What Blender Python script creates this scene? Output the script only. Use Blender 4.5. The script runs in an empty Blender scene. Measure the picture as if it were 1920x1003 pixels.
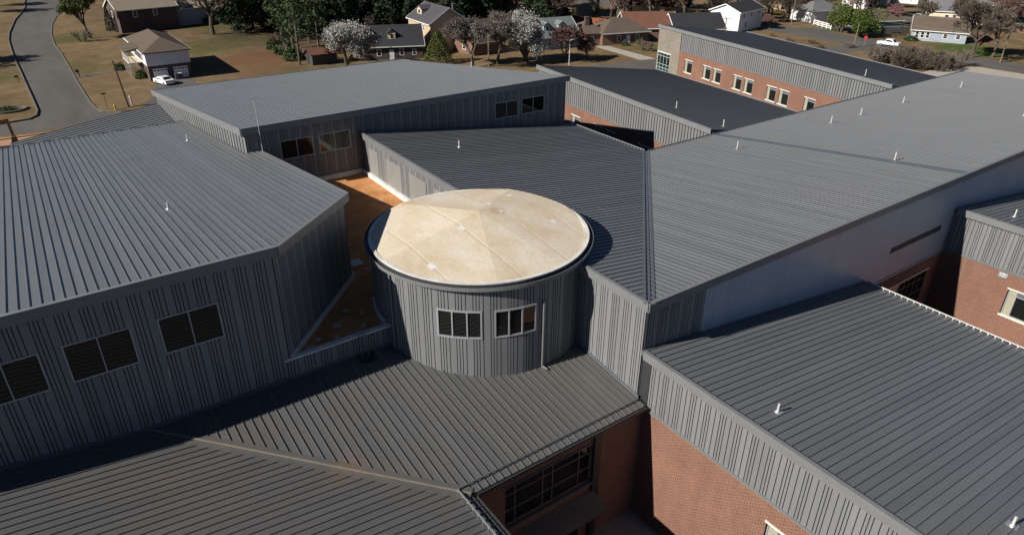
import bpy, math, random
from mathutils import Vector, Matrix

# ------------------------------------------------------------------ camera, sky, sun, exposure
SC = bpy.context.scene
COL = SC.collection
R = math.radians

cam = bpy.data.cameras.new('camera')
cam.sensor_width = 36.0
cam.lens = 24.44
cam.clip_start = 0.5
cam.clip_end = 3000.0
camo = bpy.data.objects.new('camera', cam)
COL.objects.link(camo)
PITCH, YAW, ROLL = R(28.108), R(35.297), R(0.374)
_h = Vector((math.sin(YAW) * math.cos(PITCH), math.cos(YAW) * math.cos(PITCH), -math.sin(PITCH)))
_r = Vector((math.cos(YAW), -math.sin(YAW), 0.0))
_u = _r.cross(_h)
_r2 = _r * math.cos(ROLL) + _u * math.sin(ROLL)
_u2 = _u * math.cos(ROLL) - _r * math.sin(ROLL)
_m = Matrix((_r2, _u2, -_h)).transposed().to_4x4()
_m.translation = Vector((0.0, 0.0, 31.54))
camo.matrix_world = _m
SC.camera = camo

SUN_DIR = Vector((1.56, -0.18, -1.0)).normalized()        # the way the light travels
world = bpy.data.worlds.new('World')
SC.world = world
world.use_nodes = True
_wn = world.node_tree
_sky = _wn.nodes.new('ShaderNodeTexSky')
_sky.sky_type = 'NISHITA'
_sky.sun_disc = False
_sky.sun_elevation = math.asin(-SUN_DIR.z)
_sky.sun_rotation = math.atan2(-SUN_DIR.x, -SUN_DIR.y)
_sky.air_density = 0.45
_sky.dust_density = 0.0
_sky.ozone_density = 2.5
_bg = _wn.nodes['Background']
_bg.inputs['Strength'].default_value = 0.05
_wn.links.new(_sky.outputs['Color'], _bg.inputs['Color'])

sun = bpy.data.lights.new('sun', 'SUN')
sun.energy = 5.0
sun.angle = R(0.53)
sun.color = (1.0, 0.95, 0.875)
suno = bpy.data.objects.new('sun', sun)
COL.objects.link(suno)
suno.rotation_euler = SUN_DIR.to_track_quat('-Z', 'Y').to_euler()
suno.location = (-60, 10, 60)

SC.view_settings.view_transform = 'Standard'
SC.view_settings.look = 'None'
SC.view_settings.exposure = 0.55
SC.view_settings.gamma = 1.0
SC.view_settings.use_curve_mapping = False
SC.render.resolution_x, SC.render.resolution_y = 1024, 534

# ------------------------------------------------------------------ materials
def srgb(r, g, b):
    f = lambda c: (c / 12.92 if c <= 0.04045 else ((c + 0.055) / 1.055) ** 2.4)
    return (f(r / 255), f(g / 255), f(b / 255))

class NT:
    def __init__(s, name):
        s.m = bpy.data.materials.new(name); s.m.use_nodes = True
        s.t = s.m.node_tree; s.b = s.t.nodes['Principled BSDF']
    def n(s, typ, **kw):
        o = s.t.nodes.new(typ)
        for k, v in kw.items():
            if k in o.inputs.keys(): o.inputs[k].default_value = v
            else: setattr(o, k, v)
        return o
    def l(s, a, b): s.t.links.new(a, b)
    def pos(s, scale=(1, 1, 1)):
        g = s.n('ShaderNodeNewGeometry'); v = s.n('ShaderNodeVectorMath', operation='MULTIPLY')
        s.l(g.outputs['Position'], v.inputs[0]); v.inputs[1].default_value = scale
        return v.outputs[0]
    def noise(s, scale, detail=3.0, rough=0.55, vec=None, stretch=(1, 1, 1)):
        o = s.n('ShaderNodeTexNoise'); o.inputs['Scale'].default_value = scale
        o.inputs['Detail'].default_value = detail; o.inputs['Roughness'].default_value = rough
        s.l(vec if vec is not None else s.pos(stretch), o.inputs['Vector'])
        return o.outputs['Fac']
    def ramp(s, fac, stops):
        o = s.n('ShaderNodeValToRGB'); e = o.color_ramp.elements
        while len(e) < len(stops): e.new(0.5)
        for q, (p, c) in zip(e, stops): q.position = p; q.color = (*c, 1.0)
        s.l(fac, o.inputs['Fac']); return o.outputs['Color']
    def mix(s, fac, a, b, mode='MIX'):
        o = s.n('ShaderNodeMix', data_type='RGBA', blend_type=mode)
        if isinstance(fac, (int, float)): o.inputs[0].default_value = fac
        else: s.l(fac, o.inputs[0])
        for i, v in ((6, a), (7, b)):
            if isinstance(v, tuple): o.inputs[i].default_value = (*v, 1.0)
            else: s.l(v, o.inputs[i])
        return o.outputs[2]
    def math(s, op, a, b=0.0, c=0.0):
        o = s.n('ShaderNodeMath', operation=op)
        for i, v in enumerate((a, b, c)):
            if isinstance(v, (int, float)): o.inputs[i].default_value = v
            else: s.l(v, o.inputs[i])
        return o.outputs[0]
    def bump(s, h, strength=0.3, dist=0.02):
        o = s.n('ShaderNodeBump'); o.inputs['Strength'].default_value = strength
        o.inputs['Distance'].default_value = dist; s.l(h, o.inputs['Height'])
        s.l(o.outputs['Normal'], s.b.inputs['Normal'])
    def col(s, c):
        if isinstance(c, tuple): s.b.inputs['Base Color'].default_value = (*c, 1.0)
        else: s.l(c, s.b.inputs['Base Color'])
    def set(s, rough=0.6, metal=0.0, spec=0.5):
        s.b.inputs['Roughness'].default_value = rough; s.b.inputs['Metallic'].default_value = metal
        s.b.inputs['Specular IOR Level'].default_value = spec
        return s

def vary(c, k): return tuple(min(1.0, v * k) for v in c)

def plain(name, c, rough=0.6, metal=0.0, spec=0.5, var=0.15, scale=2.0, bump=0.0):
    t = NT(name); t.set(rough, metal, spec)
    f = t.noise(scale, 4.0)
    t.col(t.mix(f, vary(c, 1 - var), vary(c, 1 + var)))
    if bump: t.bump(t.noise(scale * 6, 3.0), bump, 0.02)
    return t.m

def painted_metal(name, c, rough=0.42, spec=0.4, var=0.15, stretch=(1, 1, 1), dust=None, dust_amt=0.0, stain=None):
    """coated steel sheet: tone differs a little from sheet to sheet, faint streaks and waves, road dust"""
    t = NT(name); t.set(rough, 0.0, spec)
    oi = t.n('ShaderNodeObjectInfo')
    k = t.math('MULTIPLY_ADD', oi.outputs['Random'], var, 1.0 - var / 2)
    st = t.noise(0.9, 5.0, 0.6, stretch=stretch)
    k = t.math('MULTIPLY', k, t.math('MULTIPLY_ADD', st, 0.36, 0.82))
    cc = t.n('ShaderNodeVectorMath', operation='SCALE'); cc.inputs[0].default_value = c
    t.l(k, cc.inputs['Scale'])
    out = cc.outputs[0]
    if dust:
        d = t.ramp(t.noise(0.16, 5.0, 0.62), [(0.36, (0, 0, 0)), (0.68, (1, 1, 1))])
        out = t.mix(t.math('MULTIPLY', d, dust_amt), out, dust)
    if stain:
        for (x, y, rad, colr, amt) in stain:
            g = t.n('ShaderNodeNewGeometry'); dv = t.n('ShaderNodeVectorMath', operation='DISTANCE')
            t.l(g.outputs['Position'], dv.inputs[0]); dv.inputs[1].default_value = (x, y, 8.6)
            f = t.math('SUBTRACT', 1.0, t.math('DIVIDE', dv.outputs['Value'], rad))
            f = t.math('MULTIPLY', f, t.math('MULTIPLY_ADD', t.noise(2.2, 5.0, 0.7), 3.4, -1.1))
            cl = t.n('ShaderNodeClamp'); t.l(f, cl.inputs[0])
            out = t.mix(t.math('MULTIPLY', cl.outputs[0], amt), out, colr)
    t.col(out)
    rr = t.math('MULTIPLY_ADD', t.noise(0.5, 3.0), 0.16, rough - 0.08)
    t.l(rr, t.b.inputs['Roughness'])
    t.bump(t.noise(0.8, 2.0, 0.5, stretch=stretch), 0.20, 0.03)
    return t.m

M = {}
SLATE = (0.119, 0.124, 0.130)
M['roof'] = painted_metal('slate_roof_metal', SLATE, 0.40, stretch=(2.2, 0.16, 1))
M['roof_x'] = painted_metal('slate_roof_metal_across', SLATE, 0.40, stretch=(0.16, 2.2, 1))
M['roof_dusty'] = painted_metal('dusty_roof_metal', (0.086, 0.087, 0.089), 0.46, stretch=(2.2, 0.16, 1),
    dust=(0.120, 0.108, 0.090), dust_amt=0.40,
    stain=[(7.7, 23.7, 1.1, (0.24, 0.12, 0.05), 0.6), (9.0, 22.4, 0.9, (0.19, 0.13, 0.08), 0.35), (3.2, 27.6, 1.6, (0.18, 0.13, 0.08), 0.25)])
M['roof_dusty_x'] = painted_metal('dusty_roof_metal_across', (0.086, 0.087, 0.089), 0.46, stretch=(0.16, 2.2, 1),
    dust=(0.122, 0.107, 0.088), dust_amt=0.45,
    stain=[(7.2, 23.4, 1.1, (0.2, 0.12, 0.06), 0.4), (-2.6, 27.6, 1.4, (0.20, 0.125, 0.06), 0.35), (0.8, 26.6, 1.2, (0.19, 0.125, 0.07), 0.28), (-0.7, 26.3, 1.0, (0.19, 0.11, 0.06), 0.25)])
M['clad'] = painted_metal('grey_wall_metal', (0.165, 0.168, 0.170), 0.45, stretch=(1, 1, 0.25))
M['groove'] = plain('dark_reveal', (0.030, 0.032, 0.036), 0.7, var=0.1)
M['trim'] = painted_metal('grey_trim_metal', (0.160, 0.162, 0.164), 0.42)
M['flash_dark'] = painted_metal('slate_trim_metal', (0.090, 0.096, 0.108), 0.38)
M['cover'] = painted_metal('plain_cover_sheet', (0.205, 0.200, 0.188), 0.5)
M['galv'] = plain('galvanised_steel', (0.42, 0.43, 0.44), 0.35, 0.6, var=0.12)
M['white'] = plain('white_paint', (0.74, 0.73, 0.70), 0.5, var=0.06)
M['pvc'] = plain('white_pipe', (0.50, 0.49, 0.47), 0.45, var=0.05)
M['black'] = plain('black_rubber', (0.018, 0.017, 0.016), 0.8, var=0.2)
M['gutter'] = plain('dark_gutter', (0.030, 0.030, 0.032), 0.5, var=0.1)
M['frame'] = plain('window_aluminium', (0.36, 0.37, 0.38), 0.4, 0.3, var=0.06)
M['frame_tan'] = plain('bronze_window_frame', (0.20, 0.17, 0.14), 0.45, 0.2, var=0.06)
M['stone'] = plain('cast_stone', (0.62, 0.58, 0.50), 0.75, var=0.12, scale=5, bump=0.2)
M['blind'] = plain('beige_side_panel', (0.30, 0.29, 0.21), 0.6, var=0.06)
M['shade'] = plain('grey_transom_panel', (0.10, 0.11, 0.13), 0.4, var=0.06)
M['teal'] = plain('pale_green_frame', (0.34, 0.47, 0.46), 0.4, var=0.06)

def glass(name, c=(0.010, 0.011, 0.010), rough=0.02, spec=0.6):
    t = NT(name); t.set(rough, 0.0, spec); t.col(c)
    t.bump(t.noise(1.3, 1.0), 0.02, 0.02)
    return t.m
M['glass'] = glass('dark_window_glass')
M['glass_blue'] = glass('blue_grey_window_glass', (0.03, 0.045, 0.055), 0.03, 0.7)

def brick(name, ca, cb, cm, bw=0.29, bh=0.1, mort=0.014):
    t = NT(name); t.set(0.85, 0, 0.25)
    g = t.n('ShaderNodeNewGeometry'); sp = t.n('ShaderNodeSeparateXYZ'); t.l(g.outputs['Position'], sp.inputs[0])
    cb_ = t.n('ShaderNodeCombineXYZ')
    t.l(t.math('ADD', sp.outputs['X'], sp.outputs['Y']), cb_.inputs['X']); t.l(sp.outputs['Z'], cb_.inputs['Y'])
    b = t.n('ShaderNodeTexBrick'); b.offset = 0.5
    t.l(cb_.outputs[0], b.inputs['Vector'])
    b.inputs['Color1'].default_value = (*ca, 1); b.inputs['Color2'].default_value = (*cb, 1); b.inputs['Mortar'].default_value = (*cm, 1)
    b.inputs['Scale'].default_value = 1.0; b.inputs['Mortar Size'].default_value = mort
    b.inputs['Brick Width'].default_value = bw; b.inputs['Row Height'].default_value = bh
    k = t.math('MULTIPLY', t.math('MULTIPLY_ADD', t.noise(0.35, 5.0, 0.65), 0.55, 0.72), t.math('MULTIPLY_ADD', t.noise(2.5, 4.0, 0.6, stretch=(1, 1, .15)), 0.3, 0.85))
    v = t.n('ShaderNodeVectorMath', operation='SCALE'); t.l(b.outputs['Color'], v.inputs[0]); t.l(k, v.inputs['Scale'])
    t.col(v.outputs[0])
    t.bump(t.math('SUBTRACT', 1.0, b.outputs['Fac']), 0.5, 0.008)
    return t.m
M['brick'] = brick('red_brick', (0.178, 0.066, 0.039), (0.122, 0.045, 0.029), (0.262, 0.178, 0.130), mort=0.017)
M['block'] = brick('split_face_block', (0.235, 0.205, 0.165), (0.185, 0.160, 0.128), (0.13, 0.115, 0.095), 0.41, 0.205, 0.012)
M['brick_house'] = brick('brown_house_brick', (0.16, 0.075, 0.045), (0.115, 0.055, 0.036), (0.22, 0.17, 0.13), 0.25, 0.085)
M['brick_dark'] = brick('dark_house_brick', (0.085, 0.052, 0.042), (0.065, 0.042, 0.036), (0.11, 0.09, 0.08), 0.25, 0.085)

# ------------------------------------------------------------------ mesh helpers
class MB:
    def __init__(s): s.v = []; s.f = []; s.mi = []
    def pts(s, P):
        i = len(s.v); s.v.extend([tuple(p) for p in P]); return list(range(i, i + len(P)))
    def face(s, P, m=0):
        s.f.append(s.pts(P)); s.mi.append(m)
    def hexa(s, A, B, m=0, ms=None):
        """A: four bottom corners, B: the four above them"""
        a = s.pts(A); b = s.pts(B); n = len(A); ms = m if ms is None else ms
        s.f.append(a[::-1]); s.mi.append(ms); s.f.append(b); s.mi.append(m)
        for i in range(n):
            j = (i + 1) % n
            s.f.append([a[i], a[j], b[j], b[i]]); s.mi.append(ms)
    def box(s, x0, x1, y0, y1, z0, z1, m=0):
        s.hexa([(x0, y0, z0), (x1, y0, z0), (x1, y1, z0), (x0, y1, z0)], [(x0, y0, z1), (x1, y0, z1), (x1, y1, z1), (x0, y1, z1)], m)
    def bar(s, p, q, w, h, m=0, up=Vector((0, 0, 1))):
        """rectangular bar from p to q, w wide and h high (centred)"""
        p = Vector(p); q = Vector(q); d = (q - p).normalized(); sd = d.cross(up)
        sd = sd.normalized() if sd.length > 1e-4 else Vector((1, 0, 0)); u = sd.cross(d)
        k = [sd * (w / 2 * a) + u * (h / 2 * b) for a, b in ((-1, -1), (1, -1), (1, 1), (-1, 1))]
        s.hexa([p + o for o in k], [q + o for o in k], m)
    def tube(s, p, q, r0, r1=None, n=8, m=0, cap=True):
        p = Vector(p); q = Vector(q); r1 = r0 if r1 is None else r1
        d = (q - p).normalized(); a = d.orthogonal().normalized(); b = d.cross(a)
        A = s.pts([p + (a * math.cos(i * 2 * math.pi / n) + b * math.sin(i * 2 * math.pi / n)) * r0 for i in range(n)])
        B = s.pts([q + (a * math.cos(i * 2 * math.pi / n) + b * math.sin(i * 2 * math.pi / n)) * r1 for i in range(n)])
        for i in range(n):
            j = (i + 1) % n; s.f.append([A[i], A[j], B[j], B[i]]); s.mi.append(m)
        if cap: s.f.append(A[::-1]); s.mi.append(m); s.f.append(B); s.mi.append(m)
    def prism(s, poly, zb, zt, m=0, ms=None):
        fb = zb if callable(zb) else (lambda x, y: zb); ft = zt if callable(zt) else (lambda x, y: zt)
        s.hexa([(x, y, fb(x, y)) for x, y in poly], [(x, y, ft(x, y)) for x, y in poly], m, ms)
    def mesh(s, name, mats):
        me = bpy.data.meshes.new(name); me.from_pydata(s.v, [], s.f)
        for k in mats: me.materials.append(M[k] if isinstance(k, str) else k)
        me.polygons.foreach_set('material_index', s.mi); me.update()
        return me
    def build(s, name, mats, parent=None, smooth=False):
        if isinstance(mats, str): mats = [mats]
        me = s.mesh(name, mats)
        if smooth: me.polygons.foreach_set('use_smooth', [True] * len(me.polygons))
        return link(bpy.data.objects.new(name, me), parent)

def link(o, parent=None):
    COL.objects.link(o)
    if parent is not None:
        o.parent = parent
        o.matrix_parent_inverse = wm(parent).inverted()
    return o
_WM = {}
def wm(o):
    return _WM.get(o.name, Matrix.Identity(4))
def tag(o, label=None, cat=None, group=None, kind=None):
    if label: o['label'] = label
    if cat: o['category'] = cat
    if group: o['group'] = group
    if kind: o['kind'] = kind
    return o
def thing(name, label, cat, loc=(0, 0, 0), group=None):
    o = bpy.data.objects.new(name, None); COL.objects.link(o)
    o.location = loc; o.empty_display_size = 0.5
    _WM[o.name] = Matrix.Translation(Vector(loc))
    return tag(o, label, cat, group)

def clip(poly, n, off):
    out = []
    for i in range(len(poly)):
        a, b = poly[i], poly[(i + 1) % len(poly)]
        da = a[0] * n[0] + a[1] * n[1] - off; db = b[0] * n[0] + b[1] * n[1] - off
        if da >= 0: out.append(a)
        if (da < 0) != (db < 0):
            k = da / (da - db); out.append((a[0] + (b[0] - a[0]) * k, a[1] + (b[1] - a[1]) * k))
    return out

def seam_roof(root, poly, e, p0, z0, s, mat, single=True, sp=0.406, rh=0.052, rw=0.028, deck=0.30, split=None, part=None, phase=0.0):
    """standing-seam roof: a deck with one sheet per seam bay. e = way the water runs, slope s, height z0 at p0"""
    w = (-e[1], e[0])
    zf = lambda x, y: z0 - s * ((x - p0[0]) * e[0] + (y - p0[1]) * e[1])
    if part is None:
        d = MB(); d.prism(poly, lambda x, y: zf(x, y) - deck, lambda x, y: zf(x, y) - 0.012)
        part = d.build('roof', 'flash_dark', root)
    ts = [x * w[0] + y * w[1] for x, y in poly]
    t = math.floor(min(ts) / sp) * sp + phase; far = MB()
    while t < max(ts):
        pan = clip(clip(poly, w, t), (-w[0], -w[1]), -(t + sp))
        if len(pan) >= 3:
            one = single and (split is None or split(pan[0]))
            mb = MB() if one else far
            mb.face([(x, y, zf(x, y)) for x, y in pan])
            rib = clip(clip(poly, w, t), (-w[0], -w[1]), -(t + rw))
            if len(rib) >= 3:
                b = mb.pts([(x, y, zf(x, y)) for x, y in rib]); c = mb.pts([(x, y, zf(x, y) + rh) for x, y in rib])
                mb.f.append(c); mb.mi.append(0)
                for i in range(len(rib)):
                    j = (i + 1) % len(rib); mb.f.append([b[i], b[j], c[j], c[i]]); mb.mi.append(0)
            if one: mb.build('roof_panel', mat, part)
        t += sp
    if far.f: tag(far.build('roof_panels', mat, part), kind='stuff')
    return part, zf

def line_map(P, d):
    """straight wall: along d from P, outward normal to the right of d"""
    P = Vector((P[0], P[1])); d = Vector((d[0], d[1])).normalized(); n = Vector((d.y, -d.x))
    return lambda t, k: (P.x + d.x * t + n.x * k, P.y + d.y * t + n.y * k)
def arc_map(c, r, a0):
    return lambda t, k: (c[0] + (r + k) * math.cos(a0 + t / r), c[1] + (r + k) * math.sin(a0 + t / r))

def slab(mb, S, t0, t1, z0, z1, k0, k1, m=0, ms=None):
    """block on a wall: t0..t1 along it, z0..z1 (z1 may be a pair), depth k0..k1 out of it"""
    za, zb = z1 if isinstance(z1, tuple) else (z1, z1)
    ya, yb = z0 if isinstance(z0, tuple) else (z0, z0)
    A = [S(t0, k0), S(t1, k0), S(t1, k1), S(t0, k1)]
    a = mb.pts([(*A[0], ya), (*A[1], yb), (*A[2], yb), (*A[3], ya)])
    b = mb.pts([(*A[0], za), (*A[1], zb), (*A[2], zb), (*A[3], za)])
    ms = m if ms is None else ms
    for f, mm in (([a[3], a[2], b[2], b[3]], m), ([a[0], b[0], b[1], a[1]], ms), ([a[0], a[3], b[3], b[0]], ms), ([a[1], b[1], b[2], a[2]], ms), (b, ms), (a[::-1], ms)):
        mb.f.append(f); mb.mi.append(mm)

def free(z0, z1, t0, t1, holes):
    """z spans of the strip t0..t1 that no hole covers"""
    sp = [(z0, z1)]
    for a, b, c, d in holes:
        if b <= t0 + 1e-4 or a >= t1 - 1e-4: continue
        nx = []
        for p, q in sp:
            if d <= p or c >= q: nx.append((p, q)); continue
            if c > p: nx.append((p, c))
            if d < q: nx.append((d, q))
        sp = nx
    return sp

PAT = (0.0, 0.155, 0.31, 0.52)
def cladding(root, part, S, L, z0, z1, holes=(), pat=PAT, per=0.9, gw=0.042, dep=0.05, mat='clad', phase=0.0, single=True):
    """ribbed metal sheets, one object per 0.9 m sheet; z1 may be a function of t"""
    zt = z1 if callable(z1) else (lambda t: z1)
    t = -phase; far = MB()
    while t < L:
        cuts = [t + p for p in pat] + [t + per]
        mb = MB() if single else far; mb2 = mb
        full = [H for H in holes if H[0] <= max(t, 0) + .05 and H[1] >= min(t + per, L) - .05]
        if full and single: mb2 = MB()
        for a, b in zip(cuts[:-1], cuts[1:]):
            a, b = max(a + gw, 0.0), min(b, L)
            if b - a < 0.02: continue
            xs = sorted({a, b} | {h for H in holes for h in H[:2] if a < h < b})
            for p, q in zip(xs[:-1], xs[1:]):
                za, zb = zt(p), zt(q)
                for u, v in free(z0, max(za, zb), p, q, holes):
                    slab(mb2 if full and u >= full[0][3] - .01 else mb, S, p, q, u, (za, zb) if v == max(za, zb) else v, 0.0, dep, 0, 1)
        for m_ in ([mb] if mb2 is mb else [mb, mb2]):
            if single and m_.f: m_.build('wall_panel', [mat, 'groove'], part)
        t += per
    if not single and far.f: tag(far.build('wall_panels', [mat, 'groove'], part), kind='stuff')

def holed(mb, S, L, z0, z1, holes, k0, k1, m=0):
    """masonry skin with real openings"""
    xs = sorted({0.0, L} | {min(max(h, 0), L) for H in holes for h in H[:2]})
    for p, q in zip(xs[:-1], xs[1:]):
        if q - p < 1e-3: continue
        for u, v in free(z0, z1, p, q, holes): slab(mb, S, p, q, u, v, k0, k1, m)

def window(root, S, t0, t1, z0, z1, tm=(), zm=(), fw=0.06, k0=0.0, k1=0.075, kp=0.03, frame='frame', pane='glass', name='window', label=None, panes=None):
    mb = MB()
    slab(mb, S, t0, t0 + fw, z0, z1, k0, k1); slab(mb, S, t1 - fw, t1, z0, z1, k0, k1)
    hs = [t0 + fw] + list(tm) + [t1 - fw]
    for a, b in zip(hs[:-1], hs[1:]):
        slab(mb, S, a, b, z0, z0 + fw, k0, k1 + 0.004); slab(mb, S, a, b, z1 - fw, z1, k0, k1 + 0.004)
    for t in tm: slab(mb, S, t - fw * .4, t + fw * .4, z0 + fw, z1 - fw, k0, k1 - 0.006)
    for z in zm: slab(mb, S, t0 + fw, t1 - fw, z - fw * .4, z + fw * .4, k0, k1 - 0.012)
    o = mb.build(name, frame, root)
    if label: o['label'] = label
    T = [t0 + fw * .5] + list(tm) + [t1 - fw * .5]; Zs = [z0 + fw * .5] + list(zm) + [z1 - fw * .5]
    for i, (a, b) in enumerate(zip(T[:-1], T[1:])):
        for j, (c, d) in enumerate(zip(Zs[:-1], Zs[1:])):
            g = MB(); slab(g, S, a, b, c, d, kp - 0.012, kp)
            g.build('pane', (panes or {}).get((i, j), pane), o)
    return o

def snow_rail(root, p, q, n_post=None, mat='galv', h=0.14):
    mb = MB(); p = Vector(p); q = Vector(q); L = (q - p).length
    up = Vector((0, 0, h)); mb.bar(p + up, q + up, 0.05, 0.06)
    k = int(L / 0.406) if n_post is None else n_post
    for i in range(k + 1):
        c = p.lerp(q, i / max(k, 1)); mb.bar(c, c + Vector((0, 0, h + 0.02)), 0.07, 0.07, up=Vector((0, 1, 0)))
    return mb.build('snow_rail', mat, root)

def vent(root, x, y, z, h=0.75, tilt=(0, 0)):
    mb = MB(); mb.tube((x, y, z), (x + tilt[0], y + tilt[1], z + h), 0.052, n=10)
    o = mb.build('vent_pipe', 'pvc', root, smooth=False)
    f = MB(); f.tube((x, y, z - 0.03), (x, y, z + 0.10), 0.17, 0.08, 12); f.box(x - .2, x + .2, y - .2, y + .2, z - 0.06, z + 0.025)
    f.build('flange', 'galv', o)
# ------------------------------------------------------------------ ground of the place
gm = NT('dormant_lawn'); gm.set(0.95, 0, 0.1)
_f = gm.noise(0.06, 8.0, 0.72)
_c = gm.ramp(_f, [(0.30, (0.085, 0.068, 0.030)), (0.43, (0.160, 0.108, 0.058)), (0.56, (0.215, 0.145, 0.080)), (0.70, (0.135, 0.098, 0.050))])
_g = gm.ramp(gm.noise(0.021, 5.0, 0.66, stretch=(1.3, 0.8, 1)), [(0.53, (0, 0, 0)), (0.66, (1, 1, 1))])
_c = gm.mix(gm.math('MULTIPLY', _g, 0.8), _c, (0.070, 0.080, 0.026))
_c = gm.mix(gm.ramp(gm.noise(0.28, 8.0, 0.78), [(0.38, (0, 0, 0)), (0.66, (0.75, 0.75, 0.75))]), _c, (0.085, 0.064, 0.034))
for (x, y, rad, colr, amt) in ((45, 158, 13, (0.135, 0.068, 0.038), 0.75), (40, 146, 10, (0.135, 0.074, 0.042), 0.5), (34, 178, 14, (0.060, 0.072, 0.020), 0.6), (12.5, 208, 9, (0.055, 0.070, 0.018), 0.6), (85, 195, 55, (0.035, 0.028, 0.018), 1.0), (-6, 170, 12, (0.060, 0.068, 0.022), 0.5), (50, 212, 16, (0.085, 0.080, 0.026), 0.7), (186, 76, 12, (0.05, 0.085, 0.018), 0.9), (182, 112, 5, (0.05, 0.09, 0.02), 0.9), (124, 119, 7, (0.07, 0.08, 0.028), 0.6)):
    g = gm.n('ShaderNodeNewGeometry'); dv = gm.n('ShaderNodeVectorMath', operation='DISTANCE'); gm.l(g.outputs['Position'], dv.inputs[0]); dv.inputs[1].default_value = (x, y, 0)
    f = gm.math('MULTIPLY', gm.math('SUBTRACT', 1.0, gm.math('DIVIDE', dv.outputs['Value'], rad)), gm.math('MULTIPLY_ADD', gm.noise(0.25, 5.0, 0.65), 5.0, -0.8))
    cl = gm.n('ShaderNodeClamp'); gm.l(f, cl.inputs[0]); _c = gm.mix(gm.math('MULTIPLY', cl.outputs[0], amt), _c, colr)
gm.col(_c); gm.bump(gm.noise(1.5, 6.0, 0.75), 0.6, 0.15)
M['lawn'] = gm.m
am = NT('worn_asphalt'); am.set(0.9, 0, 0.25)
_c = am.ramp(am.noise(0.10, 6.0, 0.6, stretch=(2.2, 0.5, 1)), [(0.3, (0.078, 0.072, 0.065)), (0.7, (0.118, 0.108, 0.097))])
_c = am.mix(am.ramp(am.noise(0.6, 6.0, 0.72), [(0.52, (0, 0, 0)), (0.70, (0.5, 0.5, 0.5))]), _c, (0.062, 0.058, 0.053))
am.col(_c); am.bump(am.noise(20, 2.0), 0.2, 0.01)
M['asphalt'] = am.m
M['concrete'] = plain('pale_concrete', (0.33, 0.30, 0.25), 0.85, var=0.2, scale=0.6, bump=0.15)
M['paving'] = plain('grey_courtyard_concrete', (0.20, 0.205, 0.21), 0.85, var=0.15, scale=0.7)
M['kerb'] = plain('kerb_concrete', (0.125, 0.110, 0.090), 0.9, var=0.2, scale=1.0)
M['dirt'] = plain('orange_clay_dirt', (0.34, 0.19, 0.10), 0.95, var=0.3, scale=0.5, bump=0.3)

mb = MB()
N = 40
for i in range(N):
    for j in range(N):
        x0, x1 = -700 + 1700 * i / N, -700 + 1700 * (i + 1) / N
        y0, y1 = -500 + 1700 * j / N, -500 + 1700 * (j + 1) / N
        mb.face([(x0, y0, 0), (x1, y0, 0), (x1, y1, 0), (x0, y1, 0)])
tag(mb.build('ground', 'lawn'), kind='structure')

def strip(name, L, Rr, z, mat, kind='structure'):
    mb = MB()
    for i in range(len(L) - 1):
        mb.face([(*L[i], z), (*Rr[i], z), (*Rr[i + 1], z), (*L[i + 1], z)])
    return tag(mb.build(name, mat), kind=kind)
def kerbline(name, P, w=0.22, h=0.14, mat='kerb'):
    mb = MB()
    for p, q in zip(P[:-1], P[1:]): mb.bar((*p, h / 2 - 0.03), (*q, h / 2 - 0.03), w, h + 0.06)
    return tag(mb.build(name, mat), kind='structure')
LE = [(9.2, 295.5), (7.5, 270), (3.8, 246.7), (1.4, 223.7), (0.7, 211), (0.6, 195.6), (0.7, 181), (0.9, 168.7), (1.0, 159.7), (1.2, 146), (1.3, 136.4), (0.9, 133.2), (-0.3, 131.6), (-4.1, 131.1), (-60, 131.0)]
RE = [(20.4, 288.4), (17.3, 259.9), (14.1, 249.3), (11.7, 233.9), (9.9, 214.5), (9.3, 198.5), (9.5, 187.8), (9.3, 166.6), (9.1, 156.8), (9.1, 146.5), (9.1, 138.1), (9.4, 132.7), (10.1, 130.2), (12.5, 128.6), (60, 128.0)]
strip('road', [(30, 420)] + LE[:12] + [(0.9, 124)], [(42, 415)] + RE[:12] + [(9.6, 124)], 0.006, 'asphalt')
strip('cross_road', [(-90, 131.0), (-4.1, 131.1), (0.9, 131.6), (9.8, 130.4), (12.5, 128.6), (60, 128)], [(-90, 123.5), (-4.3, 124.0), (1.0, 124.0), (9.6, 123.9), (12.5, 123.6), (60, 121)], 0.011, 'asphalt')
kerbline('kerb', LE, 0.24, 0.26); kerbline('kerb', RE, 0.26, 0.12)
kerbline('kerb', [(-90, 123.3), (60, 121.0)], 0.26, 0.12)
strip('dirt_lot', [(-40, 123), (-2, 123), (6, 122)], [(-40, 105), (-2, 100), (6, 104)], 0.012, 'dirt')
UP = [(171, 200), (176, 150), (178.0, 126.3), (180.4, 109.5), (179.6, 98.7), (177, 80.7), (178.3, 71.2), (179, 61.4), (182, 20), (185, -60)]
LO = [(161, 200), (166, 150), (168.3, 122), (168.5, 106), (167.5, 96), (168.5, 82), (168.6, 70.6), (169.2, 62.2), (171, 20), (174, -60)]
strip('back_street', UP, LO, 0.006, 'asphalt')
strip('side_street', [(60, 112), (84, 111.6), (95, 113.7), (111, 111), (122, 108), (150, 100), (168, 96)], [(60, 104), (84, 104), (98, 107), (110, 103), (120, 101), (150, 92.5), (168, 89)], 0.010, 'asphalt')
strip('driveway', [(114.5, 129), (112.6, 111)], [(117.6, 127), (116.5, 110)], 0.014, 'concrete')
strip('driveway', [(20.8, 148), (20.4, 139), (16, 131)], [(28.2, 147.6), (27, 138), (22, 128)], 0.014, 'asphalt')
strip('front_walk', [(9.3, 161.2), (16, 161.8), (20.4, 163.5)], [(9.3, 159.6), (16, 160.2), (20.4, 161.9)], 0.012, 'asphalt')
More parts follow.
